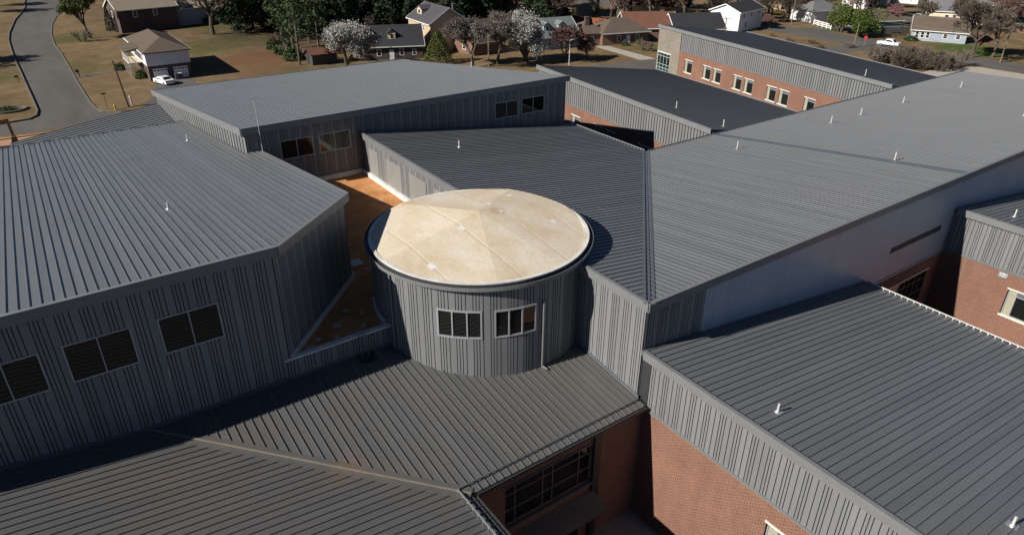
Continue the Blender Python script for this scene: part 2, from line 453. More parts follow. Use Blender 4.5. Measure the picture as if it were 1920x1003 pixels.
strip('driveway', [(180, 116), (194, 112), (232, 112)], [(180, 112.5), (194, 108), (232, 104)], 0.013, 'asphalt')
strip('parking_lot', [(146, 70), (158, 70), (168, 67)], [(140, 30), (158, 30), (170, 30)], 0.012, 'concrete')
strip('courtyard_paving', [(11.9, 19.9), (22.7, 19.9)], [(11.9, -20), (22.7, -20)], 0.008, 'paving')
strip('inner_courtyard_paving', [(44.5, 60), (60, 75)], [(44.5, 43), (60, 43)], 0.008, 'paving')
strip('service_court_paving', [(44.0, 20.2), (55.4, 20.2)], [(44.0, -20), (55.4, -20)], 0.008, 'paving')

# ------------------------------------------------------------------ the school
def fascia(root, P, Q, zp, zq=None, h=0.42, th=0.07, mat='trim', lift=0.03):
    zq = zp if zq is None else zq
    S = line_map(P, (Q[0] - P[0], Q[1] - P[1])); L = math.hypot(Q[0] - P[0], Q[1] - P[1])
    mb = MB(); slab(mb, S, 0, L, (zp - h, zq - h), (zp + lift, zq + lift), -0.02, th)
    slab(mb, S, 0, L, (zp - h - 0.05, zq - h - 0.05), (zp - h - 0.001, zq - h - 0.001), -0.3, th - 0.03)
    slab(mb, S, 0, L, (zp + lift + .001, zq + lift + .001), (zp + lift + 0.045, zq + lift + 0.045), -0.12, th + 0.02)
    return mb.build('fascia', mat, root)
SL = 0.13

# --- wing on the left with the chamfered corner
A = thing('school_wing', 'dark metal-clad wing at left with chamfered corner and three two-pane windows', 'building', (0, 45, 0))
LBZ = lambda x, y: 16.87 - SL * (y - 30.35)
P1 = [(-16, 30.35), (7.87, 30.35), (12.9, 35.55), (12.9, 77.2), (-16, 77.2)]
P2 = [(12.9, 35.55), (14.12, 36.8), (14.12, 54.25), (12.9, 54.25)]
pt, _ = seam_roof(A, P1, (0, 1), (0, 30.35), 16.87, SL, 'roof')
d = MB(); d.prism(P2, lambda x, y: LBZ(x, y) - .3, lambda x, y: LBZ(x, y) - .012); d2 = d.build('roof', 'flash_dark', A)
seam_roof(A, P2, (0, 1), (0, 30.35), 16.87, SL, 'roof', part=pt)
mb = MB(); mb.prism([(-15.8, 30.6), (7.6, 30.6), (13.85, 37.0), (13.85, 54.2), (12.85, 54.2), (12.85, 76.8), (-15.8, 76.8)], 0.0, lambda x, y: LBZ(x, y) - 0.31)
w = mb.build('wall', 'groove', A)
S = line_map((-15.8, 30.6), (1, 0)); X0 = 15.8
wins = [(-4.98, -2.34), (-1.51, 1.13), (2.21, 4.85)]
holes = [(a + X0, b + X0, 12.92, 14.80) for a, b in wins]
cladding(A, w, S, 23.4, 8.3, 16.46, holes)
for a, b in wins: window(A, S, a + X0, b + X0, 12.92, 14.80, tm=[(a + b) / 2 + X0])
S = line_map((7.6, 30.6), (6.25, 6.4)); Lc = math.hypot(6.25, 6.4)
cladding(A, w, S, Lc, 8.8, lambda t: 16.42 - SL * t * 0.7155, phase=0.3)
S = line_map((13.85, 37.0), (0, 1)); cladding(A, w, S, 17.2, 9.8, lambda t: LBZ(0, 37.0 + t) - 0.42, phase=0.6)
fascia(A, (-16, 30.35), (7.87, 30.35), 16.87); fascia(A, (7.87, 30.35), (14.12, 36.8), 16.87, 16.03, h=0.46, lift=0.0)
fascia(A, (14.12, 36.8), (14.12, 54.0), 16.03, LBZ(0, 54.0), h=0.4, lift=-0.02)
snow_rail(A, (-16, 76.9, LBZ(0, 76.9)), (12.8, 76.9, LBZ(0, 76.9)))
vent(A, 5.16, 41.82, 15.38, 0.45); vent(A, 10.81, 64.75, 12.40, 0.55)
mb = MB(); mb.tube((2.13, 30.53, 11.65), (2.13, 30.53, 12.25), 0.035, n=8); mb.build('conduit_stub', 'galv', A)

# --- lower roof behind it
B = thing('school_wing', 'low roof of fine seams behind the left wing, beside the street', 'building', (5, 85, 0))
BLZ = lambda x, y: 9.15 - 0.134 * (13 - x)
seam_roof(B, [(-2.5, 77.0), (13.0, 77.0), (13.0, 92.6), (-2.5, 92.6)], (-1, 0), (13, 0), 9.15, 0.134, 'roof_x', single=False, sp=0.85, rh=0.09, rw=0.08)
mb = MB(); mb.prism([(-2.2, 77.0), (13.0, 77.0), (13.0, 92.3), (-2.2, 92.3)], 0, lambda x, y: BLZ(x, y) - 0.3); mb.build('wall', 'brick', B)
fascia(B, (-2.5, 92.6), (-2.5, 77.0), BLZ(-2.5, 0))

# --- big back wing
Cw = thing('school_wing', 'big back wing with wide pale seamed roof and four square clerestory windows', 'building', (30, 70, 0))
BBZ = lambda x, y: 15.76 - SL * (y - 53.95)
pt, _ = seam_roof(Cw, [(12.82, 53.95), (45.1, 53.95), (45.9, 92.3), (12.82, 93.4)], (0, 1), (0, 53.95), 15.76, SL, 'roof', single=False)
mb = MB(); mb.prism([(13.15, 54.3), (44.9, 54.3), (45.6, 92.0), (13.15, 93.0)], 0, lambda x, y: BBZ(x, y) - 0.31)
w = mb.build('wall', 'groove', Cw)
S = line_map((13.15, 54.3), (1, 0)); X0 = -13.15
wins = [(15.7, 18.39), (18.88, 21.61), (36.28, 39.0), (39.43, 42.19)]
holes = [(a + X0, b + X0, 12.68, 14.24) for a, b in wins]
cladding(Cw, w, S, 31.75, 9.6, 15.36, holes)
for a, b in wins: window(Cw, S, a + X0, b + X0, 12.68, 14.24, tm=[(a + b) / 2 + X0])
S = line_map((13.15, 93.0), (0, -1)); cladding(Cw, w, S, 38.7, 7.0, lambda t: BBZ(0, 93.0 - t) - 0.42, pat=(0.0,), gw=0.26)
fascia(Cw, (12.82, 53.95), (45.1, 53.95), 15.76, h=0.45); fascia(Cw, (12.82, 93.4), (12.82, 53.95), BBZ(0, 93.4), 15.76, h=0.48)
snow_rail(Cw, (12.9, 93.0, BBZ(0, 93)), (45.7, 92.0, BBZ(0, 92)))
vent(Cw, 45.2, 72.6, 13.30, 0.65)

# --- two roofs that meet in a valley
D = thing('school_wing', 'centre wing whose two seamed roofs meet in a straight valley behind the drum', 'building', (40, 32, 0))
zc = 13.84
pt, CRZ = seam_roof(D, [(22.46, 20.02), (45.65, 43.2), (45.65, 54.15), (22.46, 54.15)], (1, 0), (22.46, 0), zc, SL, 'roof_x')
pt2, RRZ = seam_roof(D, [(22.46, 20.02), (94.2, 20.02), (105.6, 43.2), (45.65, 43.2)], (0, 1), (0, 20.02), zc, SL, 'roof', split=lambda p: p[0] < 57.0)
mb = MB(); mb.prism([(22.6, 20.25), (45.4, 42.9), (45.4, 54.25), (22.6, 54.25)], 0, lambda x, y: CRZ(x, y) - 0.31)
w = mb.build('wall', 'groove', D)
mb = MB(); mb.prism([(22.6, 20.25), (94.0, 20.25), (105.2, 42.9), (45.4, 42.9)], 0, lambda x, y: RRZ(x, y) - 0.31)
w2 = mb.build('wall', 'groove', D)
S = line_map((22.6, 54.2), (0, -1)); cladding(D, w, S, 33.95, 7.7, 13.43)
for a, b in ((52.75, 51.1), (49.6, 46.95), (45.55, 42.9), (41.6, 39.2)):
    mb = MB(); slab(mb, S, 54.2 - a, 54.2 - b, 10.4, 12.86, 0.052, 0.07); mb.build('cover_panel', 'cover', w)
t = NT('blue_grey_smooth_panel'); t.set(0.34, 0.0, 0.5)
oi = t.n('ShaderNodeObjectInfo'); cc = t.n('ShaderNodeVectorMath', operation='SCALE'); cc.inputs[0].default_value = (0.32, 0.365, 0.42)
t.l(t.math('MULTIPLY_ADD', oi.outputs['Random'], 0.10, 0.95), cc.inputs['Scale']); t.col(cc.outputs[0]); t.bump(t.noise(0.5, 2.0), 0.05, 0.05)
M['smooth'] = t.m
S = line_map((22.6, 20.25), (1, 0))
cladding(D, w2, S, 4.42, 7.6, 13.43)
holes = [(24.1, 31.12, 9.55, 10.02)]
S2 = line_map((27.02, 20.25), (1, 0))
cladding(D, w2, S2, 66.5, 7.55, 13.43, [(a - 4.42, b - 4.42, c, dd) for a, b, c, dd in holes], pat=(0.0, 0.3, 0.6), gw=0.014, dep=0.04, mat='smooth')
mb = MB()
for k in range(5): slab(mb, S, 24.12, 31.1, 9.56 + k * 0.092, 9.61 + k * 0.092, 0.0, 0.03)
mb.build('louvre', 'gutter', D)
mb = MB(); slab(mb, S, 21.6, 71, 7.42, 7.53, 0.0, 0.10); mb.build('ledge_flashing', 'smooth', D)
mb = MB(); wh = [(25.35, 31.15, 3.54, 6.22)]; holed(mb, S, 50, 0, 7.42, wh, -0.01, 0.06); bw = mb.build('brick_wall', 'brick', D)
window(D, S, 25.35, 31.15, 3.54, 6.22, tm=[26.2, 28.0, 28.7, 29.6, 30.3], zm=[4.5, 5.55], k0=-0.005, k1=0.03, kp=0.01, frame='frame_tan')
mb = MB(); slab(mb, S, 25.2, 31.3, 6.23, 6.36, 0.061, 0.09); mb.build('lintel', 'stone', D)
fascia(D, (22.46, 54.6), (22.46, 20.02), zc, h=0.40); fascia(D, (22.46, 20.02), (94.2, 20.02), zc, h=0.42)
snow_rail(D, (45.5, 43.3, CRZ(45.5, 0)), (45.5, 54.0, CRZ(45.5, 0)), mat='galv')
snow_rail(D, (45.8, 43.05, RRZ(0, 43.05)), (105.3, 43.05, RRZ(0, 43.05)), mat='flash_dark')
mb = MB()
for k, hh in ((-0.16, 0.075), (0.16, 0.075)):
    mb.bar((22.46 + k, 20.02 - k, zc + .066), (45.6 + k, 43.16 - k, CRZ(45.6, 0) + .066), 0.14, 0.02)
mb.bar((22.5, 20.06, zc + .04), (45.6, 43.16, CRZ(45.6, 0) + .04), 0.12, 0.05)
mb.build('valley_flashing', 'flash_dark', D)
mb = MB(); mb.bar((55.0, 20.1, RRZ(0, 20.1) + .05), (55.0, 43.0, RRZ(0, 43.0) + .05), 0.55, 0.05); mb.build('splice_flashing', 'flash_dark', D)
for x, y in ((51.27, 37.5), (65.8, 37.55), (71.06, 37.5), (79.37, 37.5), (92.17, 37.4), (55.37, 25.62), (78.3, 25.5)): vent(D, x, y, RRZ(x, y), 0.72)
vent(D, 28.55, 48.05, CRZ(28.55, 0), 0.6)

# --- brick wings: metal band over brick, roof falling away from it
def masonry_windows(root, S, spans, z0=4.24, z1=6.34, kface=0.0):
    for a, b in spans:
        window(root, S, a + .06, b - .06, z0 + .03, z1, tm=[a + (b - a) * .30], zm=[z1 - (z1 - z0) * .2], k0=kface - 0.17, k1=kface - 0.07, kp=kface - 0.12,
               panes={(0, 0): 'blind', (0, 1): 'blind', (1, 1): 'shade'})
        mb = MB(); slab(mb, S, a - .06, b + .06, z1 + .002, z1 + .11, kface + .001, kface + 0.045); mb.build('lintel', 'stone', root)
        mb = MB(); slab(mb, S, a - .06, b + .06, z0 - .09, z0 + .028, kface - 0.17, kface + 0.06); mb.build('sill', 'stone', root)
def brick_wing(root, P, d, L, spans, zjoint=7.5, zf=11.02, clad0=0.0, pat=(0.0, 0.155, 0.31, 0.61), gw=0.042):
    S = line_map(P, d)
    mb = MB(); holed(mb, S, L, 0.0, zjoint, [(a, b, 4.24, 6.34) for a, b in spans], -0.2, 0.0); mb.build('brick_wall', 'brick', root)
    masonry_windows(root, S, spans)
    mb = MB(); slab(mb, S, clad0, L, zjoint, zjoint + 0.12, -0.2, 0.06); mb.build('ledge_flashing', 'trim', root)
    mb = MB(); slab(mb, S, clad0, L, zjoint + 0.121, zf - 0.3, -0.2, -0.05); w = mb.build('wall', 'groove', root)
    Sc = line_map((S(clad0, -0.05)), d)
    cladding(root, w, Sc, L - clad0, zjoint + 0.125, zf - 0.42, pat=pat, gw=gw)
    return S

E1 = thing('school_wing', 'front right brick wing with dark seamed roof and two white vent pipes', 'building', (33, 8, 0))
seam_roof(E1, [(22.5, -8), (44.3, -8), (44.3, 20.2), (22.5, 20.2)], (1, 0), (22.5, 0), 11.02, SL, 'roof_x', phase=0.12)
RFZ = lambda x: 11.02 - SL * (x - 22.5)
mb = MB(); mb.prism([(22.86, -7.8), (44.0, -7.8), (44.0, 20.2), (22.86, 20.2)], 0, lambda x, y: RFZ(x) - 0.31); mb.build('wall', 'brick', E1)
S = brick_wing(E1, (22.65, 20.0), (0, -1), 27, [(8.3, 10.3), (13.2, 15.2)], clad0=0.42)
mb = MB(); slab(mb, S, -0.3, 0.40, 7.2, 10.6, -0.2, -0.03); mb.build('corner_downpipe', 'gutter', E1)
for y in (9.0, 14.4):
    mb = MB(); slab(mb, S, y + 2.4, y + 2.46, 0, 7.49, 0.0, 0.006); mb.build('control_joint', 'frame_tan', E1)
fascia(E1, (22.5, 20.0), (22.5, -8), 11.02, h=0.40)
snow_rail(E1, (44.05, 20.0, RFZ(44.05)), (44.05, -8, RFZ(44.05)), mat='pvc')
vent(E1, 24.43, 13.37, RFZ(24.43), 0.46); vent(E1, 26.47, 4.29, RFZ(26.47), 0.46)

E2 = thing('school_wing', 'brick wing at right edge with louvre plate and pale-framed window', 'building', (66, 8, 0))
seam_roof(E2, [(55.2, -10), (77, -10), (77, 20.0), (55.2, 20.0)], (1, 0), (55.2, 0), 11.02, SL, 'roof_x')
mb = MB(); mb.prism([(55.56, -9.8), (76.6, -9.8), (76.6, 20.2), (55.56, 20.2)], 0, lambda x, y: 11.02 - SL * (x - 55.2) - .31); mb.build('wall', 'brick', E2)
S = brick_wing(E2, (55.35, 20.2), (0, -1), 29, [(5.05, 7.1), (11, 13)])
fascia(E2, (55.2, 20.0), (55.2, -10), 11.02, h=0.40)
mb = MB(); slab(mb, S, 4.12, 4.72, 7.02, 7.40, 0.0, 0.04)
for k in range(4): slab(mb, S, 4.16, 4.68, 7.06 + k * .085, 7.10 + k * .085, 0.041, 0.07)
mb.build('wall_louvre', 'galv', E2)
mb = MB(); slab(mb, S, 1.75, 1.82, 0, 7.49, 0.0, 0.006); mb.build('control_joint', 'frame_tan', E2)
vent(E2, 58.08, 17.23, 10.65, 0.6)

def far_wing(label, p0, p1, L, spans, eave, block=None):
    w = Vector((p1[0] - p0[0], p1[1] - p0[1])).normalized(); e = Vector((w.y, -w.x)); o = Vector(p0)
    at = lambda a, b: tuple(o + w * a + e * b)
    root = thing('school_wing', label, 'building', (*at(L / 2, eave / 2), 0))
    seam_roof(root, [at(0.9, 0), at(L, 0), at(L, eave), at(0.9, eave)], tuple(e), p0, 11.02, SL, 'roof_x', single=False)
    zf = lambda x, y: 11.02 - SL * ((x - p0[0]) * e.x + (y - p0[1]) * e.y) - .31
    mb = MB(); mb.prism([at(0.9, .36), at(L - .3, .36), at(L - .3, eave - .3), at(0.9, eave - .3)], 0, zf); mb.build('wall', 'brick', root)
    Lw = L - 0.9
    S = brick_wing(root, at(L - .3, 0.15), tuple(-w), Lw, [(L - .3 - a, L - .3 - b) for a, b in spans], clad0=(block or 0.0), pat=(0.0, 0.45), gw=0.13)
    fascia(root, at(L, 0), at(0.9, 0), 11.02, h=0.45)
    snow_rail(root, (*at(0.9, eave - .25), 11.02 - SL * (eave - .25)), (*at(L, eave - .25), 11.02 - SL * (eave - .25)))
    return root, S, at
F1, S, at = far_wing('middle brick wing behind the courtyard with dark seamed roof', (55.34, 43.04), (58.93, 77.69), 34.8, [(25.99, 24.0), (20.98, 18.98), (18.45, 16.45), (12, 10)], 21.6)
for a, b in ((10.08, 3.49), (1.97, 2.71)): vent(F1, *at(a, b), 11.02 - SL * b, 0.75)
F2, S, at = far_wing('farthest brick wing with tan block stair tower and green-framed corner glazing', (88.76, 42.94), (98.34, 93.05), 51.1,
    [(42.42, 40.32), (37.33, 35.28), (34.67, 32.65), (29.6, 27.62), (27.0, 25.0), (21.99, 19.97), (19.4, 17.42), (14.42, 12.4)], 21.2, block=6.65)
mb = MB(); holed(mb, S, 6.63, 0, 10.6, [(0.25, 4.1, 2.6, 6.36)], 0.001, 0.05); mb.build('block_tower', 'block', F2)
window(F2, S, 0.25, 4.1, 2.6, 6.36, tm=[1.1, 2.1, 3.1], zm=[3.1, 3.7, 4.3, 5.75], fw=0.09, k0=-.0, k1=0.045, kp=0.02, frame='teal',
       panes={(i, j): 'glass_blue' for i in range(4) for j in (0, 1)}, name='corner_glazing')
mb = MB(); slab(mb, S, 0.1, 4.2, 6.37, 6.5, 0.051, 0.08); mb.build('lintel', 'stone', F2)
vent(F2, *at(6.77, 1.95), 11.02 - SL * 1.95, 0.85)

# --- low front wing round the courtyard corner
G = thing('school_wing', 'low front wing with dusty rust-stained valley roof around the courtyard corner', 'building', (8, 24, 0))
FS = 0.115
pA, FR1 = seam_roof(G, [(11.66, 19.5), (22.5, 19.5), (22.5, 30.6), (0.56, 30.6)], (0, -1), (0, 19.5), 7.91, FS, 'roof_dusty')
pB, FR2 = seam_roof(G, [(11.66, 6.0), (11.66, 19.5), (0.56, 30.6), (-16, 30.6), (-16, 6.0)], (1, 0), (11.66, 0), 7.91, FS, 'roof_dusty_x')
mb = MB(); mb.prism([(12.0, 20.05), (22.6, 20.05), (22.6, 30.6), (1.2, 30.6)], 0, lambda x, y: FR1(x, y) - .31); mb.build('wall', 'brick', G)
mb = MB(); mb.prism([(11.4, 6.3), (11.4, 20.0), (0.8, 30.6), (-15.8, 30.6), (-15.8, 6.3)], 0, lambda x, y: FR2(x, y) - .31); mb.build('wall', 'brick', G)
mb = MB()
zv = 7.91 + FS * 11.1
for k in (-0.15, 0.15):
    mb.bar((11.66 + k, 19.5 + k, 7.91 + .060), (0.56 + k, 30.6 + k, zv + .060), 0.3, 0.012)
mb.build('valley_flashing', 'roof_dusty', G)
M['valley_cap'] = plain('dusty_pale_cap', (0.175, 0.150, 0.120), 0.7, var=0.2, scale=1.5)
mb = MB(); mb.bar((11.66, 19.5, 7.91 + .095), (0.56, 30.6, zv + .095), 0.085, 0.06); mb.build('valley_cap', 'valley_cap', G)
S = line_map((11.75, 19.85), (1, 0)); X0 = -11.75
mb = MB(); holed(mb, S, 10.9, 0, 7.6, [(13.72 + X0, 19.2 + X0, 4.15, 6.75), (14.0 + X0, 18.6 + X0, 0.0, 2.9)], -0.2, 0.0); mb.build('brick_wall', 'brick', G)
window(G, S, 13.73 + X0, 19.19 + X0, 4.16, 6.74, tm=[v + X0 for v in (14.37, 16.07, 16.69, 18.41)], zm=[5.09, 6.11], k0=-0.18, k1=-0.07, kp=-0.13, frame='frame_tan')
mb = MB(); slab(mb, S, 13.6 + X0, 19.3 + X0, 6.752, 6.85, 0.001, 0.06); mb.build('lintel', 'flash_dark', G)
mb = MB(); slab(mb, S, 13.6 + X0, 19.3 + X0, (4.0, 4.0), (4.148, 4.148), 0.001, 0.14); mb.build('sill', 'flash_dark', G)
window(G, S, 14.02 + X0, 18.58 + X0, 0.02, 2.88, tm=[v + X0 for v in (15.2, 16.3, 17.4)], zm=[2.2], k0=-0.18, k1=-0.08, kp=-0.13, frame='gutter', name='door_glazing')
mb = MB(); mb.hexa([(12.6, 18.62, 2.86), (19.4, 18.62, 2.86), (19.4, 19.84, 3.16), (12.6, 19.84, 3.16)], [(12.6, 18.62, 3.10), (19.4, 18.62, 3.10), (19.4, 19.84, 3.50), (12.6, 19.84, 3.50)])
aw = mb.build('canopy', 'flash_dark', G)
for k in range(7):
    yy = 18.71 + k * 0.172; zz = 3.10 + (yy - 18.62) * .328; m2 = MB(); m2.bar((12.6, yy, zz + .012), (19.38, yy, zz + .012), 0.14, 0.02); m2.build('canopy_plank', 'frame_tan', aw)
mb = MB(); slab(mb, S, 19.25 + X0, 19.72 + X0, 0, 7.55, 0.0, 0.16); mb.build('corner_downpipe', 'gutter', G)
def gutter(root, p, q, z, out):
    mb = MB(); o = Vector((*out, 0)); P = Vector((*p, z)); Q = Vector((*q, z))
    mb.bar(P + o * .09 + Vector((0, 0, -.12)), Q + o * .09 + Vector((0, 0, -.12)), 0.16, 0.10)
    mb.bar(P + o * .18 + Vector((0, 0, -.05)), Q + o * .18 + Vector((0, 0, -.05)), 0.02, 0.16)
    return mb.build('gutter', 'gutter', root)
gutter(G, (11.9, 19.5), (22.5, 19.5), 7.91, (0, -1)); gutter(G, (11.66, 19.3), (11.66, 6), 7.91, (1, 0))
snow_rail(G, (11.3, 19.98, FR1(0, 19.98)), (22.4, 19.98, FR1(0, 19.98)), mat='flash_dark', h=0.12)
snow_rail(G, (11.22, 19.9, FR2(11.22, 0)), (11.22, 6.2, FR2(11.22, 0)), mat='galv', h=0.16)
for p, q in (((0.5, 30.52, 9.26), (13.6, 30.52, 9.26)), ((22.52, 30, FR1(0, 30) + .08), (22.52, 20.1, FR1(0, 20.1) + .08)), ((-15, 30.52, FR2(-15, 0) + .08), (0.49, 30.52, 9.26))):
    mb = MB(); mb.bar(p, q, 0.06, 0.22); mb.build('base_flashing', 'flash_dark', G)

# --- flat rust-brown roof between the wings
t = NT('rusty_flat_roof'); t.set(0.9, 0, 0.2)
_c = t.ramp(t.noise(0.8, 6.0, 0.65), [(0.3, (0.34, 0.145, 0.058)), (0.55, (0.48, 0.225, 0.09)), (0.75, (0.55, 0.32, 0.15))])
_c = t.mix(t.ramp(t.noise(3.0, 5.0, 0.7), [(0.55, (0, 0, 0)), (0.72, (0.6, 0.6, 0.6))]), _c, (0.20, 0.085, 0.035))
t.col(_c); t.bump(t.noise(8, 4.0), 0.25, 0.02); M['rust'] = t.m
t = NT('dirty_white_membrane'); t.set(0.6, 0, 0.3)
t.col(t.mix(t.ramp(t.noise(1.2, 5.0, 0.7), [(0.4, (0, 0, 0)), (0.75, (0.7, 0.7, 0.7))]), (0.62, 0.62, 0.60), (0.42, 0.34, 0.25))); M['flash_white'] = t.m
M['patch_grey'] = plain('grey_roof_patch', (0.42, 0.37, 0.31), 0.8, var=0.25, scale=3)
H = thing('flat_roof_link', 'flat rust-brown roof with white edges between drum and left wing', 'building', (16, 42, 0))
mb = MB(); mb.prism([(7.5, 30.72), (22.58, 30.72), (22.58, 54.28), (13.9, 54.28), (13.9, 37.0)], 9.0, 10.27); mb.build('roof_membrane', 'rust', H)
mb = MB(); mb.box(7.45, 13.9, 30.55, 30.7, 8.6, 10.40); w = mb.build('parapet', 'groove', H)
cladding(H, w, line_map((7.45, 30.55), (1, 0)), 6.3, 8.9, 10.40, dep=0.04)
mb = MB(); mb.box(7.35, 13.65, 30.44, 30.78, 10.402, 10.49); mb.build('coping', 'flash_white', H)
for p, q, ww, hh in (((7.75, 30.72, 10.42), (13.98, 37.1, 10.42), 0.26, 0.34), ((13.99, 37.0, 10.44), (13.99, 54.2, 10.44), 0.22, 0.36), ((13.9, 54.18, 10.46), (22.5, 54.18, 10.46), 0.22, 0.42), ((22.44, 54.1, 10.45), (22.44, 34, 10.45), 0.24, 0.39)):
    mb = MB(); mb.bar(p, q, ww, hh); mb.build('base_flashing', 'flash_white', H)
rnd = random.Random(4)
for x, y in ((9.6, 31.7), (10.5, 31.3), (11.0, 32.4), (12.2, 31.6), (12.7, 32.9), (9.0, 31.15), (13.1, 31.2), (12.0, 33.6), (14.6, 39.5), (15.2, 37.6), (15.6, 41.6), (20.9, 47.6)):
    a = rnd.uniform(0, 3); sx, sy = rnd.uniform(.14, .26), rnd.uniform(.10, .2)
    P = [(x + sx * math.cos(a) * i - sy * math.sin(a) * j, y + sx * math.sin(a) * i + sy * math.cos(a) * j) for i, j in ((-1, -1), (1, -1), (1, 1), (-1, 1))]
    mb = MB(); mb.prism(P, 10.272, 10.278); mb.build('patch', 'patch_grey', H)
mb = MB(); mb.box(14.3, 15.3, 38.3, 39.2, 10.27, 10.36); mb.build('walk_pad', 'flash_white', H)

# --- the drum
DC, DR = (19.64, 31.05), 6.28
K = thing('drum_tower', 'round drum tower with tan membrane roof and two curved three-pane windows', 'building', (DC[0], DC[1], 0))
ring = lambda r, z, n=96: [(DC[0] + r * math.cos(i * 2 * math.pi / n), DC[1] + r * math.sin(i * 2 * math.pi / n), z) for i in range(n)]
def ring_solid(r0, r1, z0, z1, name, mat, n=96, z0b=None):
    mb = MB(); a = mb.pts(ring(r0, z0, n)); b = mb.pts(ring(r1, z0 if z0b is None else z0b, n)); c = mb.pts(ring(r1, z1, n)); dd = mb.pts(ring(r0, z1, n))
    for i in range(n):
        j = (i + 1) % n
        for p, q in ((a, b), (b, c), (c, dd), (dd, a)):
            mb.f.append([p[i], p[j], q[j], q[i]]); mb.mi.append(0)
    return mb.build(name, mat, K)
mb = MB(); mb.prism([(x, y) for x, y, _ in ring(DR, 0)], 0, 14.2); w = mb.build('wall', 'groove', K)
a0 = R(-205); S = arc_map(DC, DR, a0); T = lambda deg: (R(deg) - a0) * DR
W1 = [-143.5, -136.0, -128.9, -121.8]; W2 = [-116.1, -109.0, -102.3, -94.7]
holes = [(T(W1[0]), T(W1[3]), 11.07, 12.76), (T(W2[0]), T(W2[3]), 11.07, 12.76)]
cladding(K, w, S, T(-40), 8.0, 14.02, holes, phase=0.35)
for W in (W1, W2):
    window(K, S, T(W[0]), T(W[3]), 11.07, 12.76, tm=[T(W[1]), T(W[2])], fw=0.09, k0=0.0, k1=0.09, kp=0.035, frame='frame')
ring_solid(DR - 0.1, DR + 0.10, 14.0, 14.33, 'rim', 'groove')
ring_solid(DR + 0.09, DR + 0.33, 14.10, 14.16, 'gutter', 'gutter')
ring_solid(DR + 0.315, DR + 0.345, 14.06, 14.27, 'gutter_lip', 'trim')
ring_solid(DR - 0.09, DR + 0.10, 14.331, 14.405, 'roof_edge', 'flash_white')
t = NT('tan_roof_membrane'); t.set(0.8, 0, 0.25)
_c = t.ramp(t.noise(0.45, 7.0, 0.68, stretch=(1.0, 0.6, 1)), [(0.30, (0.47, 0.37, 0.25)), (0.45, (0.55, 0.465, 0.345)), (0.58, (0.585, 0.52, 0.42)), (0.76, (0.62, 0.58, 0.50))])
_c = t.mix(t.ramp(t.noise(5.0, 6.0, 0.75), [(0.45, (0, 0, 0)), (0.75, (0.5, 0.5, 0.5))]), _c, (0.42, 0.30, 0.17))
g = t.n('ShaderNodeNewGeometry'); sp = t.n('ShaderNodeSeparateXYZ'); t.l(g.outputs['Position'], sp.inputs[0])
for xs in (15.1, 18.4, 21.5, 24.2):
    q = t.math('ABSOLUTE', t.math('SUBTRACT', sp.outputs['X'], xs))
    _c = t.mix(t.math('MULTIPLY', t.math('LESS_THAN', q, 0.035), 0.55), _c, (0.36, 0.23, 0.12))
    q2 = t.math('LESS_THAN', t.math('ABSOLUTE', t.math('SUBTRACT', sp.outputs['X'], xs + .09)), 0.04)
    _c = t.mix(t.math('MULTIPLY', q2, 0.35), _c, (0.74, 0.68, 0.58))
dv = t.n('ShaderNodeVectorMath', operation='DISTANCE'); t.l(g.outputs['Position'], dv.inputs[0]); dv.inputs[1].default_value = (21.2, 31.6, 14.8)
q = t.math('MULTIPLY', t.math('SUBTRACT', 1.0, t.math('DIVIDE', dv.outputs['Value'], 0.75)), t.math('MULTIPLY_ADD', t.noise(3.5, 5.0), 3.0, -0.7))
cl = t.n('ShaderNodeClamp'); t.l(q, cl.inputs[0]); _c = t.mix(t.math('MULTIPLY', cl.outputs[0], 0.75), _c, (0.36, 0.15, 0.04))
oi = t.n('ShaderNodeObjectInfo'); vs = t.n('ShaderNodeVectorMath', operation='SCALE'); t.l(_c, vs.inputs[0]); t.l(t.math('MULTIPLY_ADD', oi.outputs['Random'], 0.09, 0.955), vs.inputs['Scale'])
t.col(vs.outputs[0]); t.bump(t.noise(2.5, 6.0, 0.7), 0.18, 0.03); M['membrane'] = t.m
APX = Vector((20.15, 31.91, 15.14)); crease = sorted([R(v) for v in (118, 35, -12, -84, 190, 245)])
def mem_z(x, y):
    a = math.atan2(y - APX.y, x - APX.x)
    cs = [c % (2 * math.pi) for c in crease]; cs.sort(); a %= 2 * math.pi
    for i in range(len(cs)):
        lo, hi = cs[i], cs[(i + 1) % len(cs)]
        if hi <= lo: hi += 2 * math.pi
        aa = a if a >= lo else a + 2 * math.pi
        if lo <= aa < hi:
            p = Vector((math.cos(lo), math.sin(lo))) * 6.2; q = Vector((math.cos(hi), math.sin(hi))) * 6.2
            v = Vector((x - APX.x, y - APX.y)); det = p.x * q.y - p.y * q.x
            s = (v.x * q.y - v.y * q.x) / det; u = (p.x * v.y - p.y * v.x) / det
            return APX.z - 0.66 * (s + u)
    return APX.z
rr = DR - 0.07; mb = MB(); mb.prism([(x, y) for x, y, _ in ring(rr - .05, 0)], 14.2, 14.3); mo = mb.build('roof_membrane', 'membrane', K)
def to_rim(a):
    ox, oy = APX.x - DC[0], APX.y - DC[1]; bq = ox * math.cos(a) + oy * math.sin(a)
    return -bq + math.sqrt(bq * bq - (ox * ox + oy * oy - rr * rr))
cs = sorted(c % (2 * math.pi) for c in crease)
